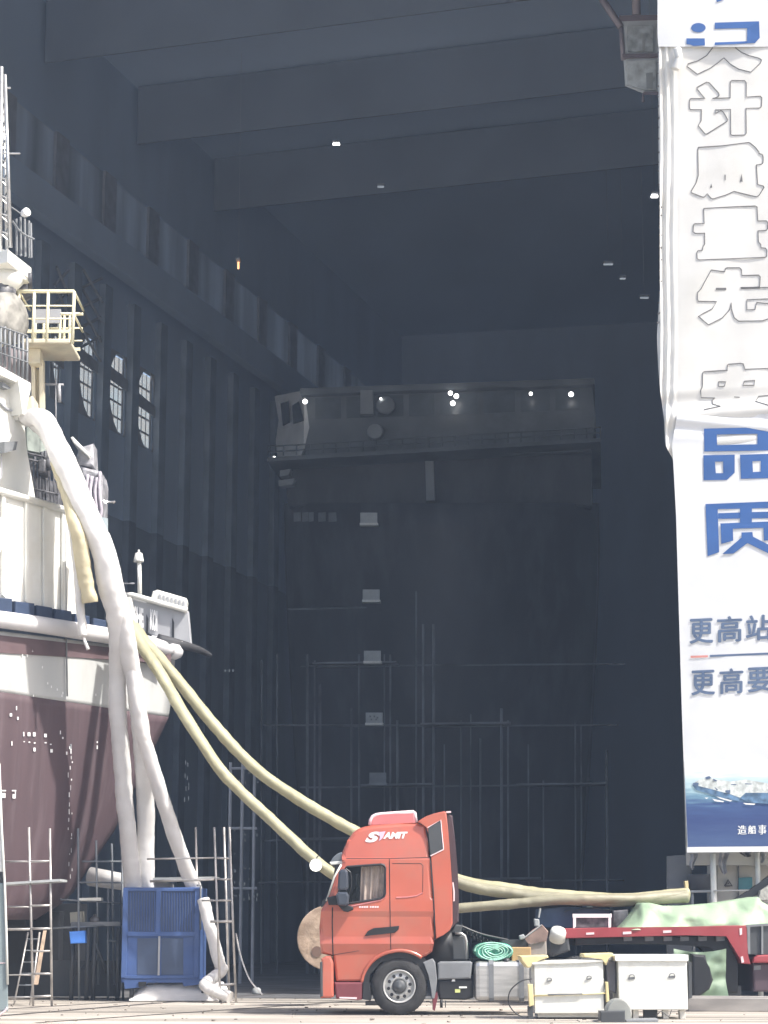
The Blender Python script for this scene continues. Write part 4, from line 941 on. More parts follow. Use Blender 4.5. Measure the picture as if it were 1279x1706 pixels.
# sun visor
mb = MB(); mb.slab([T(x, y) + Vector((0, .1, 0)) for x, y in c5([(284, 372), (300, 345), (322, 326), (346, 316), (362, 330), (370, 352), (358, 372), (330, 384), (290, 384)])], (0, 2.3, 0), .02); mb.build('sun_visor', mat('smoked_visor', (.13, .15, .17), .2), truck)
mb = MB(); mb.slab([T(x, y) + Vector((0, .085, 0)) for x, y in c5([(283, 370), (360, 362), (356, 380), (290, 385)])], (0, .04, 0), .01); mb.build('visor_edge', 'whitebox', truck)
mb = MB(); mb.lathe(T(460+.3127*325, 1320+.3127*395) + Vector((0, .12, 0)), (0, 1, 0), [(-.02, .05), (.1, .05)], 10); mb.build('visor_hinge', 'black', truck)
# windscreen edge
mb = MB(); mb.slab([T(x, y) + Vector((0, .14, 0)) for x, y in c5([(266, 582), (306, 450), (345, 385), (352, 392), (318, 455), (280, 585)])], (0, 2.2, 0)); mb.build('windscreen', 'backglass', truck)
mb = MB(); mb.tube([Tp(x, y, -.03) for x, y in c5([(268, 578), (308, 452), (346, 384)])], .022, 6); mb.build('windscreen_trim', 'whitebox', truck)
mb = MB(); mb.slab([T(x, y) + Vector((0, .1, 0)) for x, y in c5([(236, 612), (248, 572), (268, 556), (300, 560), (300, 598), (262, 604)])], (0, .12, 0), .02); mb.build('front_corner_trim', 'dgrey', truck)
# mirrors
mb = MB(); mb.slab([T(x, y) + Vector((0, -.28, 0)) for x, y in c5([(334, 425), (345, 412), (370, 410), (384, 425), (386, 510), (375, 525), (336, 522), (328, 510)])], (0, .16, 0), .04); mb.slab([T(x, y) + Vector((0, -.3, 0)) for x, y in c5([(320, 545), (335, 530), (378, 532), (390, 550), (386, 595), (370, 606), (330, 602)])], (0, .2, 0), .04); mb.build('mirror', 'mirror', truck)
mb = MB(); mb.slab([T(x, y) + Vector((0, -.16, 0)) for x, y in c5([(318, 590), (372, 596), (410, 610), (412, 625), (382, 638), (360, 634), (340, 612)])], (0, .14, 0), .02); mb.slab([T(x, y) + Vector((0, -.06, 0)) for x, y in c5([(270, 560), (330, 545), (340, 600), (280, 600)])], (0, .1, 0), .02); mb.tube([T(x, y) + Vector((0, -.12, 0)) for x, y in c5([(372, 408), (395, 425), (402, 460), (400, 500), (388, 540)])], .012, 5); mb.build('mirror_bracket', 'black', truck)
# bumper and step
mb = MB(); mb.slab([T(x, y) + Vector((0, .03, 0)) for x, y in c5([(240, 885), (262, 872), (290, 872), (304, 905), (306, 1088), (288, 1096), (236, 1096)])], (0, 2.44, 0), .04); mb.build('bumper', 'red', truck)
mb = MB(); mb.slab([T(x, y) + Vector((0, .02, 0)) for x, y in c5([(233, 905), (246, 900), (250, 1086), (234, 1090)])], (0, 2.46, 0), .015); mb.build('headlight_strip', 'dgrey', truck)
mb = MB(); mb.slab([T(x, y) + Vector((0, .12, 0)) for x, y in c5([(308, 1012), (462, 1012), (458, 1105), (430, 1108), (318, 1100)])], (0, 2.26, 0), .03)
mb.build('entry_step', 'maroonstep', truck)
mb = MB(); mb.slab([T(x, y) + Vector((0, .1, 0)) for x, y in c5([(336, 1090), (430, 1092), (428, 1102), (336, 1098)])], (0, .04, 0)); mb.build('step_tread', 'palepink', truck)
mb = MB(); mb.slab([T(x, y) + Vector((0, .11, 0)) for x, y in c5([(462, 1012), (500, 1012), (505, 1110), (462, 1104)])], (0, 2.2, 0)); mb.build('step_end', 'black', truck)
# wheels
def wheel(cx, cy, y0, rot, near=True):
    c = T(cx, cy); c = Vector((c.x, y0, .525))
    mb = MB(); ax = (0, 1, 0)
    mb.lathe(c, ax, [(.06, .30), (0, .31), (-.005, .36), (.0, .43), (.02, .485), (.05, .515), (.08, .525), (.27, .525), (.31, .5), (.33, .43), (.33, .3)], 48, False); w = mb.build('wheel', 'tyre', truck)
    mb = MB()
    for k in range(44):
        a = 2*math.pi*k/44
        mb.box(-.012, .012, .06, .28, .515, .531); 
        vs = mb.bm.verts[:] if False else list(mb.bm.verts)[-8:]
        for v in vs:
            x, z = v.co.x, v.co.z; v.co.x = c.x + x*math.cos(a) + z*math.sin(a); v.co.z = c.z - x*math.sin(a) + z*math.cos(a); v.co.y += c.y
    mb.build('tread', 'black', w)
    mb = MB(); mb.lathe(c, ax, [(.0, .305), (-.012, .3), (.01, .275), (.06, .265), (.075, .25), (.05, .235), (.03, .2), (.025, .15), (.03, .13), (.2, .1)], 40, False); mb.build('rim', 'rim', w)
    mb = MB()
    for k in range(10):
        a = 2*math.pi*(k+.3)/10; q = c + Vector((math.cos(a)*.205, 0, math.sin(a)*.205)); mb.cyl(q + Vector((0, .025, 0)), ax, .032, .03, 12)
    mb.build('rim_hole', 'black', w)
    mb = MB()
    for k in range(10):
        a = 2*math.pi*(k+.8)/10; q = c + Vector((math.cos(a)*.165, 0, math.sin(a)*.165)); mb.cyl(q + Vector((0, .005, 0)), ax, .016, .05, 6)
    mb.build('wheel_nut', 'steel', w)
    mb = MB(); mb.lathe(c, ax, [(.1, .13), (-.02, .125), (-.05, .11), (-.055, .07), (-.07, .05), (-.075, .0)], 24); mb.build('hub', 'dgrey', w)
wheel(665, 1646.8, TY + .1, 0)
# far-side front wheel and rear axle, same shapes
for dx, dy in ((0, 2.05), (3.55, .1), (3.55, 2.05)):
    for src in [o for o in list(truck.children) if o.name == 'wheel']:
        w = src.copy(); COL.objects.link(w); w.parent = truck; w.location = src.location + Vector((dx, dy, 0))
        for ch in src.children:
            q = ch.copy(); COL.objects.link(q); q.parent = w
# mudguard
mb = MB(); mb.slab([T(x, y) + Vector((0, .1, 0)) for x, y in c5([(782, 905), (835, 885), (848, 905), (858, 1000), (850, 1070), (842, 1100), (826, 1098), (830, 1040), (818, 975)])], (0, .5, 0), .02); mb.build('mudguard', 'mgrey', truck)
mb = MB(); mb.slab([T(x, y) + Vector((0, .12, 0)) for x, y in c5([(834, 1095), (858, 1060), (862, 1090), (846, 1165), (836, 1160)])], (0, .4, 0)); mb.build('mud_flap', 'maroonstep', truck)
# chassis, side equipment
def c5b(pts): return [(710+.14855*x, 1520+.14855*y) for x, y in pts]
mb = MB(); mb.slab([T(x, y) + Vector((0, .75, 0)) for x, y in ((600, 1598), (1080, 1600), (1080, 1625), (600, 1625))], (0, .12, 0)); mb.slab([T(x, y) + Vector((0, 1.65, 0)) for x, y in ((600, 1598), (1080, 1600), (1080, 1625), (600, 1625))], (0, .12, 0)); mb.build('chassis_rail', 'black', truck)
mb = MB(); mb.slab([T(x, y) + Vector((0, .12, 0)) for x, y in c5b([(130, 570), (160, 552), (500, 548), (520, 565), (500, 745), (130, 755)])], (0, .6, 0), .03); mb.build('battery_cover', 'mgrey', truck)
mb = MB(); mb.slab([T(x, y) + Vector((0, .17, 0)) for x, y in c5b([(130, 757), (520, 747), (530, 960), (440, 985), (150, 975)])], (0, .55, 0), .03); mb.cyl(T(760, 1650) + Vector((0, .3, 0)), (1, 0, 0), .1, .35, 16); mb.build('air_tank', 'black', truck)
mb = MB(); mb.slab([T(x, y) + Vector((0, .16, 0)) for x, y in c5b([(325, 862), (385, 862), (383, 900), (325, 902)])], (0, .02, 0)); mb.build('yellow_sticker', mat('lime_label', (.6, .65, .25), .5), truck)
mb = MB(); mb.slab([T(x, y) + Vector((0, .15, 0)) for x, y in c5b([(370, 832), (458, 832), (458, 850), (370, 852)])], (0, .02, 0)); mb.slab([T(x, y) + Vector((0, .15, 0)) for x, y in c5b([(285, 775), (300, 740), (318, 740), (328, 775)])], (0, .02, 0)); mb.build('label', 'white', truck)
mb = MB()
for (x, y0, y1) in ((172, 980, 1072), (218, 990, 1070)): mb.bar(T(710+.14855*x, 1520+.14855*y0) + Vector((0, .2, 0)), T(710+.14855*x, 1520+.14855*y1) + Vector((0, .2, 0)), .03 if x < 200 else .01, 6)
mb.build('drain_pipe', 'black', truck)
# fuel tank: rounded section swept along x
tk = []
x0, x1 = T(791, 1630).x, T(886, 1630).x; zt_, zb_ = T(790, 1601).z, T(790, 1668).z
sec = [(.12, .25), (.05, .12), (.0, 0)]
mb = MB(); mb.box(x0, x1, TY+.08, TY+.75, zb_, zt_, .09); mb.build('fuel_tank', 'alu', truck)
mb = MB()
for x in (T(818.5, 1630).x, T(869, 1630).x): mb.box(x-.035, x+.035, TY+.06, TY+.77, zb_-.02, zt_+.02, .08)
mb.build('tank_strap', 'mgrey', truck)
mb = MB(); c = T(844, 1602) + Vector((0, .2, 0)); mb.cyl(c + Vector((0, 0, .0)), (0, 0, 1), .07, .12, 16); mb.build('fuel_cap', 'black', truck)
mb = MB(); mb.slab([T(x, y) + Vector((0, .1, 0)) for x, y in ((862, 1600), (884, 1596), (888, 1638), (866, 1640))], (0, .5, 0), .04); mb.build('filter_canister', 'dgrey', truck)
# rear of cab: intake cylinder, chrome pipe, plate
mb = MB(); mb.cyl(T(737, 1576) + Vector((0, .7, 0)), (0, 0, 1), .3, .75, 20); mb.build('air_filter', 'black', truck)
mb = MB(); mb.slab([T(x, y) + Vector((0, .5, 0)) for x, y in c5b([(225, 215), (280, 215), (265, 470), (235, 470)])], (0, .1, 0), .02); mb.build('filter_bracket', 'alu', truck)
mb = MB(); mb.tube([T(x, y) + Vector((0, .35, 0)) for x, y in c5b([(330, 232), (400, 235), (440, 262), (458, 320), (468, 520)])], .025, 8); mb.build('chrome_pipe', 'steel', truck)
mb = MB(); mb.slab([T(x, y) + Vector((0, .5, 0)) for x, y in c5b([(290, 250), (440, 260), (470, 540), (280, 540)])], (0, 1.2, 0), .03); mb.slab([T(x, y) + Vector((0, .45, 0)) for x, y in c5b([(290, 220), (320, 130), (420, 140), (390, 260)])], (0, .3, 0), .03); mb.build('gearbox_bulk', 'dgrey', truck)
mb = MB()
coil = []
for k in range(120):
    t = k/119; a = t*2*math.pi*14
    b0 = T(773 + 85*t, 1545 + 34*(1-(1-t)**2.0)); coil.append(b0 + Vector((math.sin(a)*.0, .9 + .06*math.sin(a), .06*math.cos(a))))
mb.tube(coil, .012, 5); mb.tube(spline([T(772, 1543) + Vector((0, .8, 0)), T(805, 1556) + Vector((0, .8, 0)), T(850, 1566) + Vector((0, .8, 0))], 6), .02, 5); mb.build('coiled_air_line', 'black', truck)
mb = MB(); mb.slab([T(x, y) + Vector((0, .7, 0)) for x, y in ((840, 1566), (880, 1566), (905, 1590), (905, 1600), (840, 1600))], (0, 1, 0)); mb.build('fifth_wheel', 'dgrey', truck)

# green net roll on the tank
nc = T(823.5, 1585)
net = empty('net_roll', Vector((nc.x, TY+.2, zt_)), 'rolled green net lying on the fuel tank of the red truck', 'net')
mb = MB()
N = 40
def ell(k, s_): a = 2*math.pi*k/N; return Vector((math.cos(a)*.36*s_, 0, math.sin(a)*.175*s_ + .01*math.sin(3*a)))
base = Vector((nc.x, TY+.16, zt_+.175))
rings = []
for (y, s_) in ((0, .25), (0, .93), (.05, 1), (1.0, 1), (1.05, .9)):
    rings.append([mb.bm.verts.new(base + ell(k, s_) + Vector((0, y, 0))) for k in range(N)])
for a, b in zip(rings[:-1], rings[1:]):
    for k in range(N): mb.bm.faces.new((a[k], a[(k+1) % N], b[(k+1) % N], b[k]))
mb.bm.faces.new(rings[0]); mb.bm.faces.new(rings[-1]); mb.build('roll_body', 'net', net)
mb = MB(); sp_ = []
for k in range(150):
    t = k/149; a = t*2*math.pi*4.5; s_ = .22 + .76*t
    sp_.append(base + Vector((math.cos(a)*.36*s_ + .012*math.sin(a*3.3), -.015, math.sin(a)*.175*s_ + .01*math.sin(a*2.1))))
mb.tube(sp_, .014, 5); mb.build('roll_edge', mat('pale_green_net', (.35, .66, .52), .6, var=.3, scale=12), net)
# bits on the chassis: cardboard, open crate
mb = MB(); p = T(868, 1590); mb.box(p.x-.15, p.x+.22, TY+.5, TY+.9, T(868, 1603).z, T(868, 1578).z, .02); o = mb.build('cardboard_box', 'card'); tag(o, 'brown cardboard box right of the green net roll', 'box')
cr_ = empty('open_crate', T(905, 1600) + Vector((0, .7, 0)), 'dusty open crate with raised flaps between net roll and trailer', 'crate')
mb = MB(); mb.slab([T(x, y) + Vector((0, .6, 0)) for x, y in ((882, 1598), (884, 1574), (898, 1571), (914, 1566), (915, 1590), (912, 1600))], (0, .7, 0), .02); mb.build('crate_body', 'pinkbox', cr_)
mb = MB(); mb.slab([T(x, y) + Vector((0, .55, 0)) for x, y in ((876, 1563), (890, 1551), (906, 1541), (917, 1553), (914, 1568), (884, 1573))], (0, .03, .02)); mb.build('crate_flap', mat('brown_flap', (.26, .18, .15), .8, var=.25, scale=4), cr_)
mb = MB(); mb.tube([T(x, y) + Vector((0, .54, 0)) for x, y in ((875.5, 1563), (906, 1540.5))], .012, 5); mb.build('flap_edge', 'board', cr_)
mb = MB(); mb.slab([T(x, y) + Vector((0, .62, 0)) for x, y in ((868, 1559), (876, 1556), (880, 1564), (870, 1566))], (0, .2, 0), .02); mb.slab([T(x, y) + Vector((0, .9, 0)) for x, y in ((895, 1530), (904, 1531), (905, 1545), (896, 1542))], (0, .15, 0), .02); mb.tube([T(903, 1528) + Vector((0, .95, 0)), T(906, 1512) + Vector((0, .95, 0))], .02, 5); mb.build('crate_contents', 'board', cr_)

# ================================================================== CABLE DRUM, WORK LAMP
dc = P(548, 1562, 44.0); dr = 0.62
dr = (P(548, 1508, 44).z - P(548, 1617, 44).z)/2
drum = empty('cable_drum', Vector((dc.x, 44.3, 0)), 'round wooden cable drum half hidden behind the truck front', 'cable drum')
for y in (44.0, 44.8):
    mb = MB(); mb.lathe((dc.x, y, dc.z), (0, 1, 0), [(0, dr-.02), (.005, dr), (.07, dr), (.075, dr-.02)], 40); mb.build('drum_flange', 'wood', drum)
mb = MB(); mb.cyl((dc.x, 44.45, dc.z), (0, 1, 0), dr*.55, .72, 24); mb.build('drum_core', 'wood', drum)
mb = MB(); mb.lathe((dc.x-.25, 43.99, dc.z-.28), (0, 1, 0), [(-.006, .11), (.0, .11)], 14); mb.build('flange_stain', mat('stain_brown', (.2, .13, .1), .9), drum)
mb = MB(); mb.bar((dc.x, 44.9, dc.z), (dc.x+1.05, 44.9, dc.z), .05, 8); mb.box(dc.x+.98, dc.x+1.1, 44.82, 44.98, 0, dc.z); mb.box(dc.x+.75, dc.x+1.35, 44.7, 45.1, 0, .08); mb.build('drum_stand', 'black', drum)
lp = P(526, 1441, 45.2)
wl = empty('work_lamp', Vector((lp.x, lp.y, 0)), 'round bright work lamp hung on the lower yellow hose left of the truck visor', 'lamp')
mb = MB(); mb.lathe(lp, (0, -1, -.15), [(-.1, .06), (-.02, .125), (.03, .13), (.05, .1)], 20); mb.build('lamp_lens', mat('work_lamp_glow', (.9, .9, .85), .4, emit=(1, .98, .88), estr=1.2), wl)
mb = MB(); mb.lathe(lp, (0, -1, -.15), [(-.2, .05), (-.1, .1), (-.02, .142), (.0, .142)], 20); mb.build('lamp_shell', 'mgrey', wl)
mb = MB(); mb.tube(spline([lp + Vector((0, .1, .05)), lp + Vector((.02, .12, .17)), lp + Vector((.05, .28, .2))], 4), .014, 6); mb.build('lamp_hook', 'black', wl)

# ================================================================== HOSES
def hose(pts, r, m_, label, seg=14, flat=.8, seed=0, name='air_hose', fat=0, tf=.5):
    sp_ = spline(pts, 22); rr = random.Random(seed); ph = rr.uniform(0, 9)
    mb = MB(); n = len(sp_)
    for i, p in enumerate(sp_):
        d = noise.noise_vector(Vector((i*.09 + ph, ph, 0)))
        sp_[i] = p + d*r*.10
    mb.tube(sp_, r, seg+6, rf=lambda t: 1 + fat*max(0, 1-max(0, (t-tf)/.15))*min(1, .3+t*6)*(t < tf+.15) + .03*math.sin(t*n*.9 + ph) * (.5+.5*math.sin(t*23+ph)) + .07*noise.noise(Vector((t*14, ph, 1))), flat=flat)
    S2 = seg+6; vs_ = list(mb.bm.verts)
    for k, v in enumerate(vs_):
        i_, c_ = divmod(k, S2); a_ = 2*math.pi*c_/S2
        q_ = noise.noise(Vector((i_*.22 + ph, math.cos(a_)*1.3, math.sin(a_)*1.3 + ph))) * .05 + noise.noise(Vector((i_*.9 + ph, math.cos(a_)*2, math.sin(a_)*2))) * .035
        v.co += (v.co - sp_[i_])*q_
    o = mb.build(name, m_); tag(o, label, 'hose', 'air hoses hung from the ship'); return o
H_ = lambda a, Y: [P(x, y, Y if not isinstance(Y, (list, tuple)) else Y[i]) for i, (x, y) in enumerate(a)]
hose(H_([(48, 697), (66, 696), (80, 712), (104, 768), (140, 850), (166, 910), (184, 985), (198, 1050), (196, 1120), (196, 1180), (205, 1300), (214, 1400), (222, 1482)], [46.6, 46.2, 45.8, 45.4, 45.2, 45.2, 45.4, 45.7, 46.2, 46.4, 46.8, 47.1, 47.4]), .20, 'hosewhite', 'white hose from the ship top down to the left of the blue cabinet roof', seed=1, fat=.35)
hose(H_([(60, 705), (86, 728), (112, 775), (148, 855), (176, 920), (196, 1000), (213, 1080), (226, 1150), (238, 1260), (243, 1380), (243, 1482)], [46.8, 46.4, 46, 45.7, 45.6, 45.6, 45.8, 46.2, 46.8, 47.3, 47.5]), .20, 'hosewhite', 'white hose hanging straight down onto the middle of the blue cabinet', seed=2, fat=.35)
hose(H_([(150, 880), (182, 960), (208, 1040), (220, 1120), (232, 1200), (250, 1265), (275, 1345), (300, 1420), (324, 1482)], [46.4, 46.1, 46, 46, 46.1, 46.3, 46.6, 46.9, 47.3]), .185, 'hosewhite', 'white hose slanting right to the right corner of the blue cabinet', seed=3)
hose(H_([(96, 770), (112, 815), (128, 880), (140, 950), (150, 1004)], [45.6, 45.35, 45.1, 45.2, 45.3]), .2, 'hosecream', 'short cream yellow hose with a closed end high on the ship', seed=4)
hose(H_([(118, 850), (127, 920), (133, 1000), (138, 1060)], [45.7, 45.5, 45.5, 45.5]), .12, 'hosewhite', 'thin limp white hose with a knotted tail over the fender', seed=5)
mb = MB(); mb.tube(spline([P(138, 1058, 45.5), P(142, 1070, 45.45), P(147, 1082, 45.45)], 4), .035, 6, rf=lambda t: .7+.6*t); o = mb.build('hose_tail', 'hosewhite'); tag(o, 'knotted white cord end hanging under the limp hose', 'cord')
hose(H_([(338, 1498), (350, 1545), (364, 1600), (368, 1618), (350, 1632), (343, 1642), (360, 1652), (384, 1662)], [46.9, 46.8, 46.7, 46.65, 46.5, 46.4, 46.3, 46.2]), .15, 'hosewhite', 'crumpled white hose bending on the ground right of the blue cabinet', seed=6, flat=.85)
hose(H_([(216, 1038), (236, 1075), (264, 1118), (330, 1228), (378, 1295), (430, 1345), (490, 1402), (540, 1446), (600, 1478), (690, 1496), (745, 1506)], [47.6, 47.2, 46.8, 46.2, 46.0, 45.8, 45.6, 45.4, 45.4, 45.6, 45.8]), .155, 'hoseyellow', 'pale yellow hose, lower of two, running down behind the sun visor', seed=7)
hose(H_([(222, 1044), (250, 1080), (282, 1116), (350, 1200), (400, 1256), (450, 1300), (520, 1345), (592, 1386), (680, 1430), (765, 1466), (850, 1482), (940, 1493), (1050, 1497), (1146, 1489)], [47.9, 47.6, 47.3, 47.0, 46.9, 46.8, 46.7, 46.6, 46.5, 46.4, 46.3, 46.2, 46.2, 46.4]), .165, 'hoseyellow', 'pale yellow hose, upper of two, running behind the truck roof', seed=8)
hose(H_([(700, 1440), (768, 1472), (850, 1488), (930, 1497), (1030, 1500), (1144, 1494)], [46.2, 46.1, 46, 45.9, 45.9, 46.2]), .16, 'hosetan', 'tan hose behind the cab, reaching right to the dark drum', seed=9)
hose(H_([(700, 1520), (768, 1513), (850, 1506), (920, 1500), (980, 1498), (1060, 1497), (1142, 1490)], [46, 45.9, 45.8, 45.75, 45.7, 45.9, 46.2]), .135, 'hosetan', 'lowest tan hose crossing just above the trailer nose', seed=10)
mb = MB()
q0, q1 = P(150, 1460, 49), P(285, 1482, 48.4)
mb.tube([q0, lerp(q0, q1, .35), lerp(q0, q1, .7), q1], .22, 16, rf=lambda t: 1-.35*t); o = mb.build('white_duct', 'hosewhite'); tag(o, 'white duct lying level on the scaffold behind the blue cabinet', 'duct')

# ================================================================== BLUE CABINET
KY = 47.0
def K(px, py, dy=0): p = P(px, py, KY); return Vector((p.x, KY+dy, p.z))
kab = empty('blue_cabinet', K(270, 1668), 'tall blue louvred air cabinet on legs with white hoses entering its roof', 'cabinet')
kx0, kx1 = K(203, 1560).x, K(333, 1560).x; kz0, kz1 = K(203, 1637).z, K(270, 1478).z
mb = MB(); mb.box(kx0, kx1, KY+.04, KY+1.7, kz0, kz1, .02); mb.build('cabinet_body', 'blue', kab)
def Ck(pts): return [(120+.2658*x, 1400+.2658*y) for x, y in pts]
mb = MB()
for a, b in (((318, 300), (350, 860)), ((525, 310), (556, 590)), ((768, 300), (800, 860))):
    (x0, y0), (x1, y1) = Ck([a, b]); mb.box(K(x0, 1500).x, K(x1, 1500).x, KY, KY+.05, K(300, y1).z, K(300, y0).z, .008)
for a, b in (((350, 300), (768, 318)), ((350, 572), (768, 600)), ((340, 846), (790, 866))):
    (x0, y0), (x1, y1) = Ck([a, b]); mb.box(K(x0, 1500).x+.002, K(x1, 1500).x-.002, KY+.004, KY+.05, K(300, y1).z, K(300, y0).z, .006)
mb.build('door_frame', 'blue', kab)
mb = MB()
for x in range(360, 525, 17): (x0, y0), (x1, y1) = Ck([(x, 325), (x+8, 568)]); mb.slab([K(x0, y0, .02), K(x1, y0, .005), K(x1, y1, .005), K(x0, y1, .02)], (0, .03, 0))
for x in range(566, 762, 17): (x0, y0), (x1, y1) = Ck([(x, 325), (x+8, 568)]); mb.slab([K(x0, y0, .02), K(x1, y0, .005), K(x1, y1, .005), K(x0, y1, .02)], (0, .03, 0))
mb.build('louvre_slats', 'blue', kab)
mb = MB()
for a, b in (((352, 320), (524, 571)), ((557, 320), (767, 571)), ((408, 612), (548, 842)), ((558, 612), (696, 842))):
    (x0, y0), (x1, y1) = Ck([a, b]); mb.slab([K(x0, y0, .03), K(x1, y0, .03), K(x1, y1, .03), K(x0, y1, .03)], (0, .012, 0))
mb.build('louvre_recess', 'bluedark', kab)
mb = MB(); (x0, y0), (x1, y1) = Ck([(545, 600), (557, 845)]); mb.box(K(x0, 1500).x, K(x1, 1500).x, KY+.006, KY+.05, K(300, y1).z, K(300, y0).z); mb.build('door_post', 'shipgrey', kab)
mb = MB()
for x in (213, 321): mb.tube(spline([K(x-5, 1480, .3), K(x-4, 1474, .3), K(x, 1472, .3), K(x+6, 1473, .3), K(x+7, 1480, .3)], 4), .018, 5)
mb.build('lifting_eye', 'mgrey', kab)
mb = MB(); (x0, y0), (x1, y1) = Ck([(782, 280), (806, 560)]); mb.tube([K(x0, y0, -.03), K(x1, y0, -.03), K(x1, y1, -.03)], .022, 6); mb.build('side_pipe', 'mgrey', kab)
mb = MB(); mb.slab([K(x, y, .02) for x, y in Ck([(322, 868), (815, 868), (812, 900), (700, 915), (690, 890), (470, 890), (462, 918), (330, 930)])], (0, 1.6, 0)); mb.build('base_frame', 'blue', kab)
for (a, b, Yd) in ((362, 388, .05), (812, 836, .05), (362, 388, 1.5), (812, 836, 1.5)):
    (x0, _), (x1, _) = Ck([(a, 0), (b, 0)]); mb = MB(); mb.box(K(x0, 1600).x, K(x1, 1600).x, KY+Yd, KY+Yd+.1, 0, kz0+.02, .01); mb.build('leg', 'black', kab)
mb = MB(); mb.slab([K(x, y, -.01) for x, y in Ck([(416, 886), (466, 886), (466, 916), (418, 918)])], (0, .02, 0)); mb.build('fork_pocket', 'black', kab)
mb = MB()
mb.grid(lambda u, v: (lambda p: Vector((p.x, KY - .05 + .9*v, .02 + max(0, .46*math.sin(math.pi*min(1, v*1.2)))*(.8 + .25*noise.noise(Vector((u*5, v*3, 2)))) * min(1, 8*u*(1-u)+.25))))(K(215 + 172*u, 1660)), 30, 14)
o = mb.build('plastic_sheeting', 'hosewhite'); tag(o, 'white plastic sheeting heaped on the ground under the blue cabinet', 'sheeting')

# ================================================================== SCAFFOLDS AND CLUTTER UNDER THE HULL
def scaff(name, label, ups, leds, Y, m_='pole', group=None, ur=.026):
    x0 = sum(P(u[0][0], u[0][1], Y).x for u in ups)/len(ups)
    t = empty(name, Vector((x0, Y, 0)), label, 'scaffold', group)
    for (a, b, dy) in ups:
        pa, pb = P(*a, Y+dy), P(*b, Y+dy); pb = Vector((pb.x, pb.y, 0)) if b[1] > 1640 else pb
        mb = MB(); mb.bar(pa, pb, ur, 8); mb.build('upright', m_, t)
    for (a, b, dy0, dy1, r_) in leds:
        mb = MB(); mb.bar(P(*a, Y+dy0), P(*b, Y+dy1), r_, 6); mb.build('ledger', m_, t)
    return t
t = scaff('scaffold', 'pale tube scaffold tower left of the maroon hull foot', [((48, 1378), (55, 1684), 0), ((83, 1380), (86, 1684), 0), ((-12, 1420), (-8, 1684), .6)],
      [((-10, 1435), (50, 1435), .3, 0, .022), ((50, 1435), (84, 1434.5), 0, 0, .026), ((50, 1509), (86, 1508), 0, 0, .026), ((-8, 1510), (50, 1511), .3, 0, .02), ((52, 1547), (86, 1547), 0, 0, .03), ((-8, 1548), (50, 1548), .3, 0, .03), ((53, 1585), (86, 1584), 0, 0, .024), ((54, 1622), (87, 1622), 0, 0, .026), ((-8, 1624), (54, 1624), .3, 0, .018), ((54, 1660), (87, 1659), 0, 0, .026), ((-8, 1661), (54, 1661), .3, 0, .016)], 44.2)
mb = MB(); mb.slab([P(-10, 1471, 44.1), P(100, 1464, 44.1), P(100, 1468, 44.1), P(-10, 1475, 44.1)], (0, 1, 0)); mb.build('work_platform', 'board', t)
ld = empty('ladder', P(30, 1680, 44.9), 'slim pale ladder leaning behind the left scaffold tower', 'ladder')
mb = MB(); a0, a1 = P(47, 1553, 45.4), P(23, 1678, 44.9); mb.bar(a0, Vector((a1.x, a1.y, 0)), .022, 6); b0, b1 = P(66, 1553, 45.4), P(50, 1678, 44.9); mb.bar(b0, Vector((b1.x, b1.y, 0)), .022, 6); mb.build('stile', 'pole', ld)
mb = MB()
for k in range(6): t_ = (k+.6)/6.5; mb.bar(lerp(a0, a1, t_), lerp(b0, b1, t_), .016, 5)
mb.build('rung', 'poledim', ld)
mb = MB(); mb.slab([P(72, 1550, 45), P(77, 1550, 45), P(63, 1640, 44.6), P(56, 1640, 44.6)], (0, .06, 0)); o = mb.build('plank', 'wood'); tag(o, 'narrow brown plank leaning inside the left scaffold', 'plank')
t = scaff('scaffold', 'pale tube scaffold tower just right of the blue cabinet', [((357, 1378), (367, 1672), 0), ((373, 1378), (382, 1660), .5), ((382, 1378), (393, 1676), 0), ((326, 1378), (333, 1660), 1.2)],
      [((245, 1431), (357, 1429), .3, 0, .022), ((357, 1429), (383, 1430), 0, 0, .026), ((250, 1468), (357, 1465), .3, 0, .03), ((358, 1464), (385, 1465), 0, 0, .026), ((336, 1500), (386, 1500), 0, 0, .024), ((350, 1535), (387, 1535), 0, 0, .034), ((365, 1641), (393, 1639), 0, 0, .03)], 46.3)
mb = MB(); mb.slab([P(250, 1462, 47.4), P(360, 1460, 47.4), P(360, 1463, 47.4), P(250, 1466, 47.4)], (0, 1, 0)); mb.build('work_platform', 'board', t)
mb = MB(); mb.tube(spline([P(393, 1555, 46.2), P(400, 1590, 46), P(415, 1630, 45.8), P(437, 1657, 45.6)], 5), .018, 5); o = mb.build('guy_rope', 'pole'); tag(o, 'slack grey guy rope from scaffold to a ground weight', 'rope')
w_ = G(427, 1656); mb = MB(); mb.lathe((w_.x, w_.y, .0), (0, 0, 1), [(0, .1), (.03, .12), (.12, .11), (.16, .06)], 12); o = mb.build('anchor_weight', 'board'); tag(o, 'small pale round weight at the foot of the guy rope', 'weight')
t = scaff('scaffold', 'dark grey scaffold bay between the hull foot and the blue cabinet', [((130, 1380), (132, 1660), 0), ((180, 1480), (180, 1668), .3), ((203, 1380), (205, 1660), .4), ((160, 1400), (164, 1640), .8), ((186, 1405), (190, 1640), .8)],
      [((137, 1435), (203, 1435), 0, .3, .022), ((130, 1470), (205, 1470), 0, .3, .022), ((100, 1498), (205, 1505), 0, .3, .02), ((88, 1546), (205, 1540), 0, .3, .024), ((180, 1567), (206, 1568), .3, .3, .02)], 47.6, 'poledim')
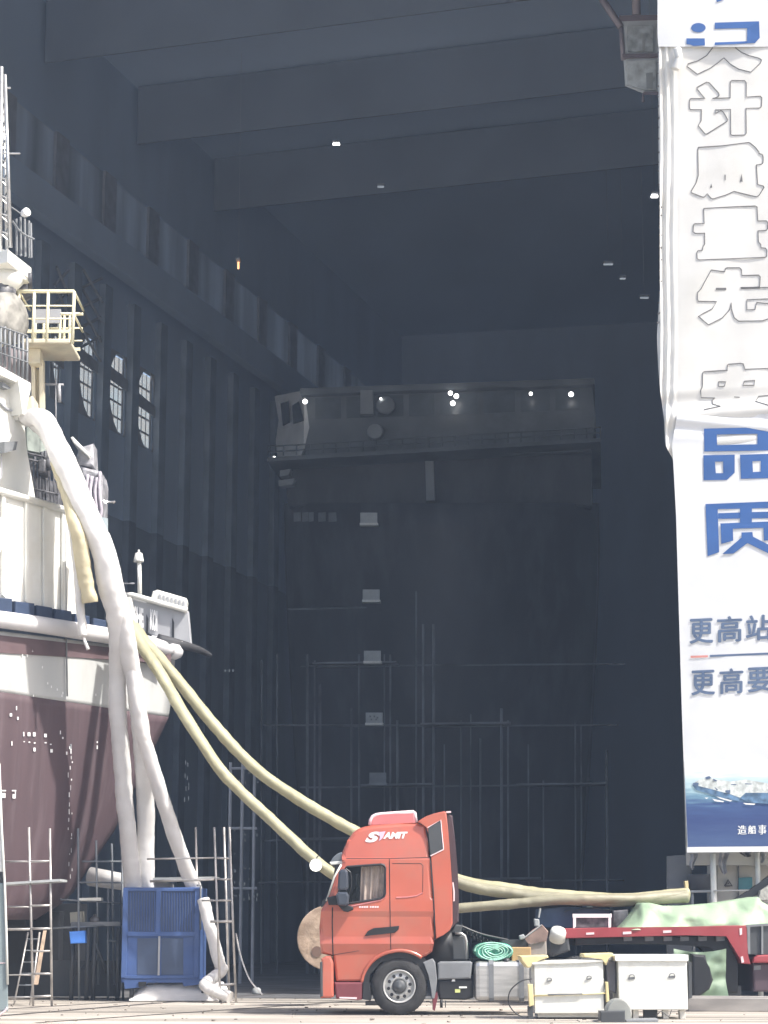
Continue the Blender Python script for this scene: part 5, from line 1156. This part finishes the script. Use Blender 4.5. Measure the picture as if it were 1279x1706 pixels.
mb = MB(); p = P(150, 1497, 47.4); mb.slab([P(132, 1496, 47.3), P(168, 1495, 47.3), P(168, 1500, 47.3), P(132, 1500, 47.3)], (0, .4, 0)); mb.build('bright_ledger', 'whitebox', t)
wb = empty('work_bench', G(150, 1662) , 'dark cluttered work bench under the ship beside the blue cabinet', 'bench')
mb = MB(); mb.slab([P(118, 1536, 47.8), P(200, 1535, 47.8), P(200, 1542, 47.8), P(118, 1544, 47.8)], (0, 1, 0)); mb.build('bench_top', 'mgrey', wb)
for x in (122, 147, 158, 198):
    mb = MB(); p = P(x, 1545, 47.8); mb.bar(p, Vector((p.x, p.y, 0)), .05, 6); mb.build('leg', 'dgrey', wb)
mb = MB(); mb.bar(P(158, 1570, 47.8), P(178, 1620, 48), .04); mb.bar(P(120, 1630, 48), P(150, 1600, 48), .04); mb.slab([P(88, 1600, 48.6), P(200, 1600, 48.6), P(200, 1660, 48.6), P(88, 1660, 48.6)], (0, .1, 0)); mb.build('bench_brace', 'dgrey', wb)
mb = MB(); mb.slab([P(115, 1552, 47.5), P(141, 1550, 47.5), P(142, 1571, 47.5), P(117, 1572, 47.5)], (0, .3, 0), .02); o = mb.build('blue_case', 'brightblue'); tag(o, 'small bright blue case hanging left of the work bench', 'case')
mb = MB(); mb.slab([P(116, 1520, 47.9), P(136, 1518, 47.9), P(137, 1537, 47.9), P(117, 1538, 47.9)], (0, .4, 0), .02); o = mb.build('pale_carton', mat('beige_carton', (.42, .4, .33), .7), ); tag(o, 'beige carton standing on the dark work bench', 'carton')
mb = MB(); mb.lathe(P(158, 1530, 47.9), (0, 0, 1), [(-.08, .12), (.0, .12), (.05, .05), (.1, .04)], 12); o = mb.build('valve', 'machinery'); tag(o, 'small dark valve on the work bench right of the carton', 'valve')
# glints in the dark beside the scaffold, as pale flecks on an added rack
ch = empty('glint_rack', Vector((P(400, 1400, 62).x, 62, 0)), 'dark added rack with pale flecks standing for glints behind the right scaffold', 'rack')
mb = MB()
for x in (384, 404, 424): p = P(x, 1270, 62); mb.bar(p, Vector((p.x, p.y, 0)), .05, 5)
for y in (1280, 1380, 1480): mb.bar(P(382, y, 62), P(428, y, 62), .04, 5)
mb.build('rack_frame', 'truss', ch)
rr = random.Random(9); mb = MB()
for k in range(64):
    x = rr.choice((384, 391, 399, 407, 415, 422, 428)) + rr.uniform(-1.5, 1.5); y = rr.choice((1285, 1300, 1378, 1388, 1398, 1420, 1447, 1463, 1470, 1490, 1495)) + rr.uniform(-2, 2); h = rr.uniform(1.5, 6)
    mb.slab([P(x, y, 61.8), P(x+1.3, y, 61.8), P(x+1.3, y+h, 61.8), P(x, y+h, 61.8)], (0, .03, 0))
for k in range(9): x = rr.uniform(306, 314); y = rr.uniform(1265, 1330); mb.slab([P(x, y, 61.8), P(x+1.3, y, 61.8), P(x+1.3, y+7, 61.8), P(x, y+7, 61.8)], (0, .03, 0))
for x in (374, 381, 387): mb.slab([P(x, 1115, 61.8), P(x+2, 1115, 61.8), P(x+2, 1119, 61.8), P(x, 1119, 61.8)], (0, .03, 0))
mb.build('glint_flecks', 'board', ch)

# ================================================================== TRAILER
RY = 44.4
def Rr(px, py, dy=0): p = P(px, py, RY); return Vector((p.x, RY+dy, p.z))
def c6(pts): return [(820+.3589*x, 1400+.3589*y) for x, y in pts]
def c7(pts): return [(1020+.2025*x, 1480+.2025*y) for x, y in pts]
trl = empty('red_trailer', Vector((Rr(1150, 1600).x, RY+1.25, 0)), 'red gooseneck low loader trailer behind the white boxes', 'trailer')
mb = MB(); mb.slab([Rr(x, y) for x, y in c6([(330, 408), (560, 404), (900, 400), (1180, 393), (1184, 540), (1200, 575), (1160, 572), (1088, 440), (900, 440), (330, 455)])], (0, 2.5, 0), .02); mb.build('gooseneck', 'redtrailer', trl)
mb = MB(); mb.slab([Rr(x, y, .25) for x, y in c7([(-300, 402), (0, 402), (940, 385), (985, 480), (1050, 615), (1050, 860), (960, 865), (925, 770), (905, 600), (880, 520), (830, 480), (760, 465), (420, 460), (0, 460), (-300, 470)])], (0, 2, 0), .03); mb.build('neck_frame', 'black', trl)
mb = MB()
for x in (1040, 1076, 1107, 1135, 1165, 1195): mb.slab([Rr(x, 1560, .15), Rr(x+14, 1560, .15), Rr(x+14, 1567, .15), Rr(x, 1568, .15)], (0, .1, 0))
mb.build('underside_lamp', 'mgrey', trl)
mb = MB()
for pts in (c6([(435, 428), (472, 426), (472, 436), (435, 438)]), c6([(605, 424), (645, 422), (645, 434), (605, 436)]), c6([(792, 418), (830, 416), (830, 428), (792, 430)]), c6([(1146, 408), (1158, 406), (1158, 436), (1148, 440)]), c6([(1152, 540), (1162, 536), (1168, 566), (1156, 568)])):
    mb.slab([Rr(x, y, -.012) for x, y in pts], (0, .014, 0))
mb.build('reflector_tape', 'palepink', trl)
mb = MB(); mb.slab([Rr(x, y, .05) for x, y in c7([(1115, 310), (1270, 300), (1400, 300), (1400, 545), (1180, 545), (1120, 540)])], (0, 2.4, 0), .02); mb.build('neck_cabinet', 'dgrey', trl)
mb = MB(); mb.slab([Rr(x, y, .0) for x, y in c7([(1100, 298), (1400, 280), (1400, 300), (1100, 318)])], (0, .05, 0)); mb.slab([Rr(x, y, .0) for x, y in c7([(1108, 318), (1132, 316), (1134, 540), (1112, 540)])], (0, .05, 0)); mb.slab([Rr(x, y, .0) for x, y in c7([(1225, 310), (1240, 308), (1240, 540), (1225, 540)])], (0, .05, 0)); mb.build('cabinet_frame', 'mgrey', trl)
mb = MB(); mb.slab([Rr(x, y, -.05) for x, y in c7([(1160, 570), (1190, 548), (1400, 540), (1400, 612), (1152, 612)])], (0, 2.5, 0), .03); mb.build('low_deck', 'redtrailer', trl)
mb = MB(); mb.slab([Rr(x, y, .1) for x, y in c7([(1160, 612), (1400, 612), (1400, 850), (1170, 850)])], (0, 2.2, 0), .04); mb.build('low_deck_side', mat('dark_plum_steel', (.09, .06, .075), .6), trl)
mb = MB(); mb.slab([Rr(x, y, .08) for x, y in c7([(1170, 635), (1225, 632), (1225, 668), (1170, 672)])], (0, .05, 0)); mb.build('side_marker', 'mgrey', trl)
mb = MB(); p = Rr(1215, 1650, .3); mb.box(p.x-.35, p.x+.3, RY+.3, RY+2, 0, p.z+.1, .03); mb.build('support_foot', 'dgrey', trl)
mb = MB(); mb.slab([Rr(x, y, -.75) for x, y in ((1144, 1588), (1166, 1590), (1169, 1612), (1179, 1630), (1173, 1646), (1150, 1662), (1144, 1664))], (0, .4, 0), .05); mb.build('winch_motor', 'black', trl)
mb = MB(); mb.lathe(Rr(929, 1552, -.1), (.1, -.5, .8), [(-.2, .17), (.0, .17), (.05, .15), (.07, .05)], 14); mb.build('nose_lamp', 'whitebox', trl)
mb = MB(); mb.slab([Rr(x, y, .02) for x, y in ((915, 1562), (948, 1560), (950, 1584), (922, 1594), (914, 1580))], (0, 2, 0), .05); mb.build('king_pin_plate', 'dgrey', trl)
# white frame on the deck
wf = empty('display_stand', Rr(994, 1545, 1.0), 'bright white rectangular frame standing on the trailer nose', 'stand')
mb = MB(); fr_ = [Rr(964, 1546, 1.0), Rr(964, 1524.5, 1.0), Rr(1024, 1523, 1.0), Rr(1024, 1546, 1.0)]
for a, b in zip(fr_[:-1], fr_[1:]): mb.slab([a + Vector((-.03, 0, -.03)), b + Vector((-.03, 0, -.03)), b + Vector((.03, 0, .03)), a + Vector((.03, 0, .03))], (0, .06, 0)) if abs(a.x-b.x) < .5 else mb.box(a.x-.04, b.x+.04, a.y-.004, a.y+.07, a.z-.045, a.z+.035)
mb.build('frame_bars', 'white', wf)
mb = MB(); mb.slab([Rr(967, 1545, 1.05), Rr(967, 1528, 1.05), Rr(1021, 1527, 1.05), Rr(1021, 1545, 1.05)], (0, .03, 0)); mb.build('frame_panel', 'machinery', wf)
mb = MB(); mb.slab([Rr(x, y, 1.6) for x, y in ((905, 1546), (906, 1513), (955, 1509), (1030, 1510), (1030, 1546))], (0, .9, 0), .03); o = mb.build('blue_bin', mat('dull_blue_bin', (.05, .1, .19), .5, var=.2, scale=2)); tag(o, 'dull dark blue bin on the trailer behind the white frame', 'bin')
mb = MB(); mb.grid(lambda u, v: Rr(950 + 90*u, 1518-6*math.sin(math.pi*u)-3*v, 1.4+.9*v) + Vector((0, 0, .03*noise.noise(Vector((u*6, v*3, 0))))), 20, 6); o = mb.build('grey_sheet', mat('grey_green_sheet', (.22, .26, .25), .6, var=.3, scale=3)); tag(o, 'crumpled grey green sheet over the dark blue bin', 'sheet')
mb = MB(); mb.slab([Rr(x, y, 1.3) for x, y in ((1032, 1516), (1058, 1514), (1060, 1546), (1030, 1546))], (0, .8, 0), .03); o = mb.build('dark_case', 'machinery'); tag(o, 'dark case between the white frame and the green tarp', 'case')
# green tarpaulin over a load
tp = empty('tarped_load', Rr(1150, 1545, 1.2), 'load on the trailer covered with a pale green tarpaulin', 'tarpaulin')
topl = [(1036, 1548), (1052, 1532), (1066, 1516), (1074, 1503), (1088, 1503), (1110, 1508), (1150, 1508), (1200, 1504), (1240, 1498), (1272, 1493), (1276, 1500), (1330, 1530)]
def tpy(px):
    for (x0, y0), (x1, y1) in zip(topl[:-1], topl[1:]):
        if x0 <= px <= x1: return y0 + (y1-y0)*(px-x0)/(x1-x0)
    return 1540
def tarpf(u, v):
    px = 1036 + 294*u; yt_ = tpy(px); 
    if v < .6:
        t = v/.6; py = 1549 + (yt_-1549)*t; dy = .15 + .5*t**1.5
    else:
        t = (v-.6)/.4; py = yt_ - 1*t; dy = .65 + 1.2*t
    f = .07*math.sin(px*.028 + 9*v + 2*noise.noise(Vector((px*.008, v*1.2, 4)))) * (1-v) + .03*noise.noise(Vector((px*.05, v*4, 7))) - .14*abs(noise.noise(Vector((px*.018 + v*1.6, v*1.4 - px*.01, 3))))*(1-.6*v) + .05*math.sin((px-1074)*.11 - v*7)*(1-v)
    return Rr(px, py, dy + f)
mb = MB(); mb.grid(tarpf, 110, 34); mb.build('tarp_cover', 'tarp', tp)
mb = MB()
def tarpu(u, v):
    px = 1120 + 88*u; py = 1580 + (1666-1580)*v + 6*math.sin(math.pi*u)*(1-v)
    p = P(px, py, 44.2); dy = .1*(1-v) + .8* .25*math.sin(px*.09 + v*6 + 2*noise.noise(Vector((px*.02, v*2, 1)))) + .2*noise.noise(Vector((px*.04, v*5, 3)))
    return Vector((p.x, 44.2 - dy*.55 - .35*v, max(.02, p.z - .12*v)))
mb.grid(tarpu, 60, 30); o = mb.build('green_tarp_heap', 'tarpdark'); tag(o, 'darker green tarpaulin heap lying under the trailer neck', 'tarpaulin')

# ================================================================== WHITE BOXES IN FRONT
BY = 38.0
def Bx(px, py, dy=0): p = P(px, py, BY); return Vector((p.x, BY+dy, p.z))
def c8b(pts): return [(860+.14073*x, 1480+.14073*y) for x, y in pts]
b1 = empty('white_bin', Bx(948, 1695), 'white steel chest in a pale yellow frame, left of the pair', 'chest')
x0, x1 = Bx(890, 1640).x, Bx(1005, 1640).x
mb = MB(); mb.box(x0, x1, BY, BY+.95, Bx(940, 1688).z, Bx(940, 1602).z, .012); mb.build('chest_body', 'whitebox', b1)
mb = MB(); mb.slab([Bx(x, y, -.03) for x, y in c8b([(175, 880), (300, 862), (1040, 838), (1045, 868), (800, 880), (190, 905)])], (0, 1.02, 0), .015); mb.build('chest_lid', 'whitebox', b1)
mb = MB(); mb.slab([Bx(x, y, -.02) for x, y in c8b([(45, 800), (370, 790), (380, 818), (205, 868), (165, 935), (130, 940), (60, 850)])], (0, .9, 0), .02); mb.slab([Bx(x, y, -.04) for x, y in c8b([(790, 772), (1140, 762), (1150, 800), (1080, 815), (1066, 905), (1050, 905), (1020, 825), (790, 815)])], (0, .7, 0), .02); mb.build('corner_strap', 'yellow', b1)
mb = MB(); mb.slab([Bx(x, y, -.05) for x, y in c8b([(133, 1130), (192, 1130), (205, 1380), (150, 1398)])], (0, .12, 0), .01); mb.slab([Bx(x, y, -.05) for x, y in c8b([(1050, 1105), (1082, 1105), (1098, 1340), (1060, 1345)])], (0, .12, 0), .01); mb.build('frame_post', 'yellow', b1)
mb = MB(); mb.bar(Bx(*c8b([(190, 1270)])[0], -.02), Bx(*c8b([(1060, 1238)])[0], -.02), .014, 6); mb.build('frame_rail', 'yellow', b1)
mb = MB(); mb.bar(Bx(*c8b([(370, 1258)])[0], -.04), Bx(*c8b([(780, 1244)])[0], -.04), .016, 6); mb.build('pull_bar', 'mgrey', b1)
for (x, y) in ((390, 1092), (860, 1068)):
    mb = MB(); a, b = c8b([(x-30, y+8), (x+28, y-8)]); mb.tube(spline([Bx(a[0], a[1], -.01), Bx(a[0]+1.5, a[1]-5, -.03), Bx(b[0]-1.5, b[1]-3, -.03), Bx(b[0], b[1]+1, -.01)], 4), .009, 5); mb.bar(Bx(*a, -.015), Bx(*b, -.015), .012, 5); mb.build('handle', 'mgrey', b1)
for x in (153, 185, 1075):
    (px, py), = c8b([(x, 1390)]); mb = MB(); p = Bx(px, py if x < 500 else 1668, .05); mb.box(p.x-.03, p.x+.02, BY+.02, BY+.08, 0, p.z, .006); mb.build('leg', 'dgrey', b1)
mb = MB(); mb.box(x0+.06, x1-.05, BY+.1, BY+.9, .03, Bx(940, 1688.5).z); mb.build('chest_plinth', 'cabinet', b1)
b2 = empty('white_bin', Bx(1085, 1690), 'plain white steel chest with a flat lid, right of the pair', 'chest')
x0, x1 = Bx(1030, 1640).x, Bx(1145, 1640).x
mb = MB(); mb.box(x0, x1, BY, BY+.95, Bx(1085, 1682).z, Bx(1085, 1596).z, .012); mb.build('chest_body', 'whitebox', b2)
mb = MB(); mb.box(Bx(1024, 1600).x, Bx(1146, 1600).x, BY-.04, BY+1.0, Bx(1085, 1601).z, Bx(1085, 1590.5).z, .012); mb.build('chest_lid', 'white', b2)
for (x, y) in ((1052, 1628), (1119, 1626)):
    mb = MB(); mb.tube(spline([Bx(x-5, y+2, -.005), Bx(x-3, y-4, -.03), Bx(x+3, y-4, -.03), Bx(x+5, y+2, -.005)], 4), .009, 5); mb.slab([Bx(x-6, y, -.012), Bx(x+6, y-1, -.012), Bx(x+5, y+3, -.012), Bx(x-5, y+4, -.012)], (0, .013, 0)); mb.build('handle', 'mgrey', b2)
for x in (1040, 1060, 1085, 1110, 1138):
    mb = MB(); p = Bx(x, 1682); w = .05 if x != 1085 else .12; mb.box(p.x-w, p.x+w, BY+.1, BY+.3, 0, p.z+.002, .01); mb.build('foot', 'cabinet' if x != 1085 else 'black', b2)
mb = MB(); mb.slab([Bx(x, y, .02) for x, y in ((1147, 1602), (1152, 1602), (1153, 1662), (1147, 1664))], (0, .8, 0)); o = mb.build('steel_plate', 'dgrey'); tag(o, 'dark upright plate against the right side of the plain chest', 'plate')
mb = MB(); mb.slab([Bx(x, y, .25) for x, y in ((1011, 1600), (1028, 1602), (1028, 1655), (1014, 1650))], (0, .5, 0), .02); o = mb.build('grey_jerrycan', mat('slate_plastic', (.16, .16, .19), .5)); tag(o, 'slate grey container standing between the two white chests', 'container')
mb = MB(); mb.tube(spline([Bx(884, 1630, -.2), Bx(866, 1634, -.25), Bx(848, 1650, -.3), Bx(846, 1672, -.3), Bx(862, 1690, -.3), Bx(882, 1692, -.2)], 8), .012, 6); o = mb.build('black_cable', 'black'); tag(o, 'thin black cable looping in front of the fuel tank', 'cable')
rr = random.Random(3)
mb = MB(); mb.tube(spline([G(1072, 1697) + Vector((0, 0, .02)), Bx(1092, 1690, -.1), Bx(1100, 1684, -.1), Bx(1112, 1692, -.1), Bx(1118, 1682, -.05)], 8), .009, 5); o = mb.build('wire_loop', 'black'); tag(o, 'small dark wire loops under the plain white chest', 'wire')
# things at the bottom edge
FYY = 36.9
def Fp(px, py, dy=0): p = P(px, py, FYY); return Vector((p.x, FYY+dy, p.z))
mb = MB(); c = Fp(1031, 1692); 
for_ = [Fp(1016 + 15 - 21*math.cos(a) , 1690 - 26*math.sin(a)) for a in [math.pi*k/14 for k in range(15)]]
mb.slab([Fp(1052, 1712), Fp(1010, 1712)] + for_, (0, .5, 0), .02); o = mb.build('round_cover', mat('round_grey_cover', (.3, .31, .29), .5)); tag(o, 'half round grey cover sticking up at the bottom edge', 'cover')
mb = MB(); mb.slab([Fp(999, 1684, -.1), Fp(1040, 1683, -.1), Fp(1041, 1720, -.1), Fp(998, 1720, -.1)], (0, .4, 0), .02); o = mb.build('dark_crate', 'dgrey'); tag(o, 'dark crate cut by the bottom edge under the round cover', 'crate')
mb = MB(); mb.slab([Fp(1041, 1698, -.05), Fp(1096, 1697, -.05), Fp(1096, 1720, -.05), Fp(1042, 1720, -.05)], (0, .5, 0), .02); o = mb.build('grey_block', 'mgrey'); tag(o, 'low grey block at the bottom edge right of the dark crate', 'block')
mb = MB(); mb.slab([Fp(966, 1701, .1), Fp(999, 1700, .1), Fp(999, 1720, .1), Fp(966, 1720, .1)], (0, .5, 0), .02); o = mb.build('grey_slab', 'concrete'); tag(o, 'pale grey slab at the bottom edge left of the dark crate', 'slab')
for k, (pts, lb) in enumerate(((((1146, 1661), (1300, 1656), (1300, 1664), (1146, 1669)), 'long grey timber beam on the ground, farther one'), (((1146, 1674), (1300, 1668), (1300, 1673), (1146, 1679)), 'long grey timber beam on the ground, nearer one'))):
    Yb = 42.5 - k*1.0
    a, b = P(*pts[0], Yb), P(*pts[1], Yb); mb = MB(); mb.slab([(a.x, a.y, 0), (b.x, b.y-.3, 0), (b.x, b.y-.3, .26), (a.x, a.y, .26)], (0, .3, 0), .015); o = mb.build('timber_beam', mat('grey_timber', (.32, .3, .28), .8, var=.2, scale=2, stretch=(.3, 2, 2))); tag(o, lb, 'beam', 'timber beams in front of the trailer')

# ================================================================== CLUTTER UNDER THE BANNER
def V(px, py, Y=48.6): return P(px, py, Y)
mb = MB(); mb.slab([V(1111, 1426), V(1152, 1423), V(1152, 1600), V(1111, 1600)], (0, .15, 0)); o = mb.build('grey_screen', mat('grey_screen_sheet', (.2, .21, .22), .6)); tag(o, 'plain grey upright screen below the left banner corner', 'screen')
cb = empty('white_cabin', V(1230, 1500, 49), 'off white site cabin under the banner with a warning triangle', 'cabin')
mb = MB(); mb.slab([P(1194, 1420, 48.5), P(1320, 1414, 48.5), P(1320, 1600, 48.5), P(1194, 1600, 48.5)], (0, 1.5, 0), .02); mb.build('cabin_wall', 'cabinet', cb)
mb = MB()
for x in (1229, 1262): mb.slab([P(x, 1421, 48.45), P(x+2, 1421, 48.45), P(x+2, 1520, 48.45), P(x, 1520, 48.45)], (0, .04, 0))
mb.build('cabin_joint', 'mgrey', cb)
mb = MB(); tri = [P(1207, 1476, 48.44), P(1219, 1475.5, 48.44), P(1212.5, 1466, 48.44)]; mb.tube(tri + [tri[0]], .022, 5); mb.slab([P(1211, 1473, 48.44), P(1215, 1473, 48.44), P(1213, 1469, 48.44)], (0, .01, 0)); mb.build('warning_triangle', 'inkline', cb)
mb = MB(); mb.slab([P(1230, 1462, 48.42), P(1253, 1461, 48.42), P(1253, 1481, 48.42), P(1230, 1482, 48.42)], (0, .06, 0), .01); mb.build('teal_panel', 'teal', cb)
mb = MB(); mb.lathe(V(1166, 1469, 48.2), (0, 0, 1), [(-.19, .27), (.13, .27), (.17, .25), (.17, .02)], 24); o = mb.build('dark_drum', mat('slate_drum', (.075, .08, .09), .5)); tag(o, 'dark slate drum on a shelf where the hoses end', 'drum')
mb = MB(); mb.slab([V(1150, 1483, 47.9), V(1188, 1482, 47.9), V(1188, 1486, 47.9), V(1150, 1487, 47.9)], (0, .7, 0)); mb.bar(V(1153, 1486, 48), Vector((V(1153, 1486, 48).x, 48, 0)), .03); mb.bar(V(1183, 1486, 48), Vector((V(1183, 1486, 48).x, 48, 0)), .03); o = mb.build('drum_shelf', 'board'); tag(o, 'thin pale shelf carrying the dark drum', 'shelf')
mb = MB(); mb.slab([V(1140, 1468, 47.2), V(1146, 1467, 47.2), V(1147, 1485, 47.2), V(1142, 1486, 47.2)], (0, .2, 0), .01); o = mb.build('yellow_coupling', 'yellow'); tag(o, 'small yellow coupling at the right end of the tan hose', 'coupling')
mb = MB(); mb.bar(V(1187, 1422, 47.6), Vector((V(1189, 1503, 47.6).x, 47.6, 0)), .07, 10); o = mb.build('white_post', 'whitebox'); tag(o, 'white round post left of the cabin under the banner', 'post')
mb = MB(); mb.bar(V(1261, 1420, 47.6), Vector((V(1261, 1480, 47.6).x, 47.6, 0)), .06, 10); o = mb.build('white_post', 'whitebox'); tag(o, 'thinner white post in front of the cabin wall at the right edge', 'post')
mb = MB(); mb.bar(V(1188, 1484, 47.5), V(1320, 1482, 47.5), .018, 6); o = mb.build('hand_rail', 'whitebox'); tag(o, 'thin white rail crossing in front of the cabin', 'rail')
def rag(x, y0, y1, w, seed, lb, m_):
    mb = MB(); mb.grid(lambda u, v: V(x + w*(u-.5)*(1-.5*v) + 2*math.sin(v*5+seed), y0 + (y1-y0)*v*(1-.25*abs(u-.5)), 47.7) + Vector((0, .06*math.sin(u*9+seed), 0)), 10, 10); o = mb.build('hanging_rag', m_); tag(o, lb, 'rag', 'torn sheets under the banner')
rag(1154, 1422, 1450, 12, 1, 'torn pale plastic scrap hanging above the dark drum', 'plastic')
rag(1205, 1420, 1458, 16, 2, 'long torn grey sheet hanging before the warning triangle', 'plastic')
rag(1243, 1418, 1428, 22, 3, 'short dark torn scrap under the banner at the right', 'machinery')
rag(1270, 1416, 1438, 14, 5, 'torn grey scrap at the right edge under the banner', 'plastic')
mb = MB(); mb.slab([V(1220, 1500, 47.4), V(1250, 1482, 47.4), V(1285, 1456, 47.4), V(1320, 1435, 47.4), V(1320, 1462, 47.4), V(1262, 1490, 47.4), V(1240, 1500, 47.4)], (0, .3, 0), .02); o = mb.build('grey_ramp', 'dgrey'); tag(o, 'dark sloping ramp rising right behind the green tarp', 'ramp')
mb = MB(); mb.slab([V(1262, 1500, 47.2), V(1266, 1484, 47.2), V(1300, 1462, 47.2), V(1320, 1500, 47.2)], (0, .3, 0), .02); o = mb.build('pale_stone', mat('pale_grey_sack', (.42, .42, .38), .8, bump=.5)); tag(o, 'pale grey sack in the corner right of the tarp', 'sack')

# ================================================================== VAN CORNER AT THE LEFT EDGE
van = empty('grey_van', P(-60, 1700, 35) , 'grey van of which only a narrow corner shows at the left edge', 'van')
VY = 35.0
def Vn(px, py, dy=0): p = P(px, py, VY); return Vector((p.x, VY+dy, p.z))
zt_ = Vn(0, 1275).z
vd = Vector((-.42, 1.9, 0))
mb = MB(); mb.slab([Vn(-260, 1480), Vn(8, 1470), Vn(10, 1540), Vn(13, 1640), Vn(14, 1685), Vn(-260, 1690)], vd, .03); mb.build('van_body', 'vangrey', van)
mb = MB(); mb.slab([Vn(-260, 1270), Vn(-4, 1275), Vn(1, 1360), Vn(7, 1470), Vn(-260, 1480)], vd, .02); mb.build('van_window', 'backglass', van)
mb = MB(); mb.tube([Vn(-1, 1272, -.02), Vn(3, 1380, -.02), Vn(8, 1470, -.02), Vn(11, 1560, -.02), Vn(13, 1640, -.02)], .022, 6); mb.slab([Vn(-3, 1275, -.01), Vn(0, 1275, -.01), Vn(6, 1452, -.01), Vn(-4, 1452, -.01)], (0, .02, 0)); mb.build('pillar_trim', 'whitebox', van)
mb = MB(); mb.tube([Vn(-60, 1606, -.01), Vn(11, 1604, -.01)], .006, 4); mb.tube(spline([Vn(-40, 1700, -.02), Vn(-8, 1694, -.02), Vn(6, 1686, -.02), Vn(13, 1678, -.02)], 5), .02, 6); mb.build('bumper_line', 'palepink', van)
for dy in (.1, 1.7):
    mb = MB(); mb.lathe(Vector((Vn(-150, 1700).x, VY+dy, .34)), (0, 1, 0), [(0, .2), (.01, .32), (.04, .34), (.18, .34), (.2, .3)], 28); mb.build('wheel', 'tyre', van)

rr = random.Random(44); mb = MB()
for k in range(170):
    x = rr.uniform(-8.5, 8.5); y = rr.uniform(36.2, 49); r_ = rr.uniform(.006, .03)
    p = Vector((x, y, .005)); pts_ = []
    for a in range(5):
        t = a/5*2*math.pi + rr.uniform(-.4, .4); pts_.append(p + Vector((math.cos(t)*r_*rr.uniform(.7, 2.2), math.sin(t)*r_, 0)))
    mb.slab(pts_, (rr.uniform(-.01, .01), 0, rr.uniform(.006, .03)))
o = mb.build('litter', mat('dark_grit', (.24, .21, .18), .9, var=.5, scale=8)); o['kind'] = 'stuff'

# ================================================================== LIGHT
sunv = Vector((.55, -.30, .78)).normalized()
sl = bpy.data.lights.new('sun', 'SUN'); so = bpy.data.objects.new('sun', sl); COL.objects.link(so)
sl.energy = 3.6; sl.angle = R(2.0); sl.color = (1, .96, .9)
so.rotation_euler = sunv.to_track_quat('Z', 'Y').to_euler(); so.location = sunv*100
wld = bpy.data.worlds.new('World'); SC.world = wld; wld.use_nodes = True
nt = wld.node_tree; bg = nt.nodes['Background']; sky = nt.nodes.new('ShaderNodeTexSky'); sky.sky_type = 'NISHITA'; sky.sun_disc = False
sky.sun_elevation = math.asin(sunv.z); sky.sun_rotation = math.atan2(sunv.x, sunv.y); sky.dust_density = 4.0; sky.air_density = 1.0
nt.links.new(sky.outputs[0], bg.inputs[0]); bg.inputs[1].default_value = .13
HAZE = 0.0011
if HAZE:
    mb = MB(); mb.box(-150, 150, -30, 200, -1, 60); o = mb.build('haze', mat('unused', (1, 1, 1))); o['kind'] = 'stuff'
    hm = bpy.data.materials.new('haze_air'); hm.use_nodes = True; nt = hm.node_tree; nt.nodes.remove(nt.nodes['Principled BSDF'])
    pv = nt.nodes.new('ShaderNodeVolumePrincipled'); pv.inputs['Color'].default_value = (.6, .75, 1, 1); pv.inputs['Density'].default_value = HAZE
    nt.links.new(pv.outputs[0], nt.nodes['Material Output'].inputs['Volume']); o.data.materials.clear(); o.data.materials.append(hm)
SC.view_settings.view_transform = 'Standard'; SC.view_settings.look = 'None'; SC.view_settings.exposure = 1.0; SC.view_settings.gamma = 1.0
SC.view_settings.use_curve_mapping = False
SC.cycles.use_denoising = True; SC.cycles.max_bounces = 8; SC.cycles.diffuse_bounces = 5
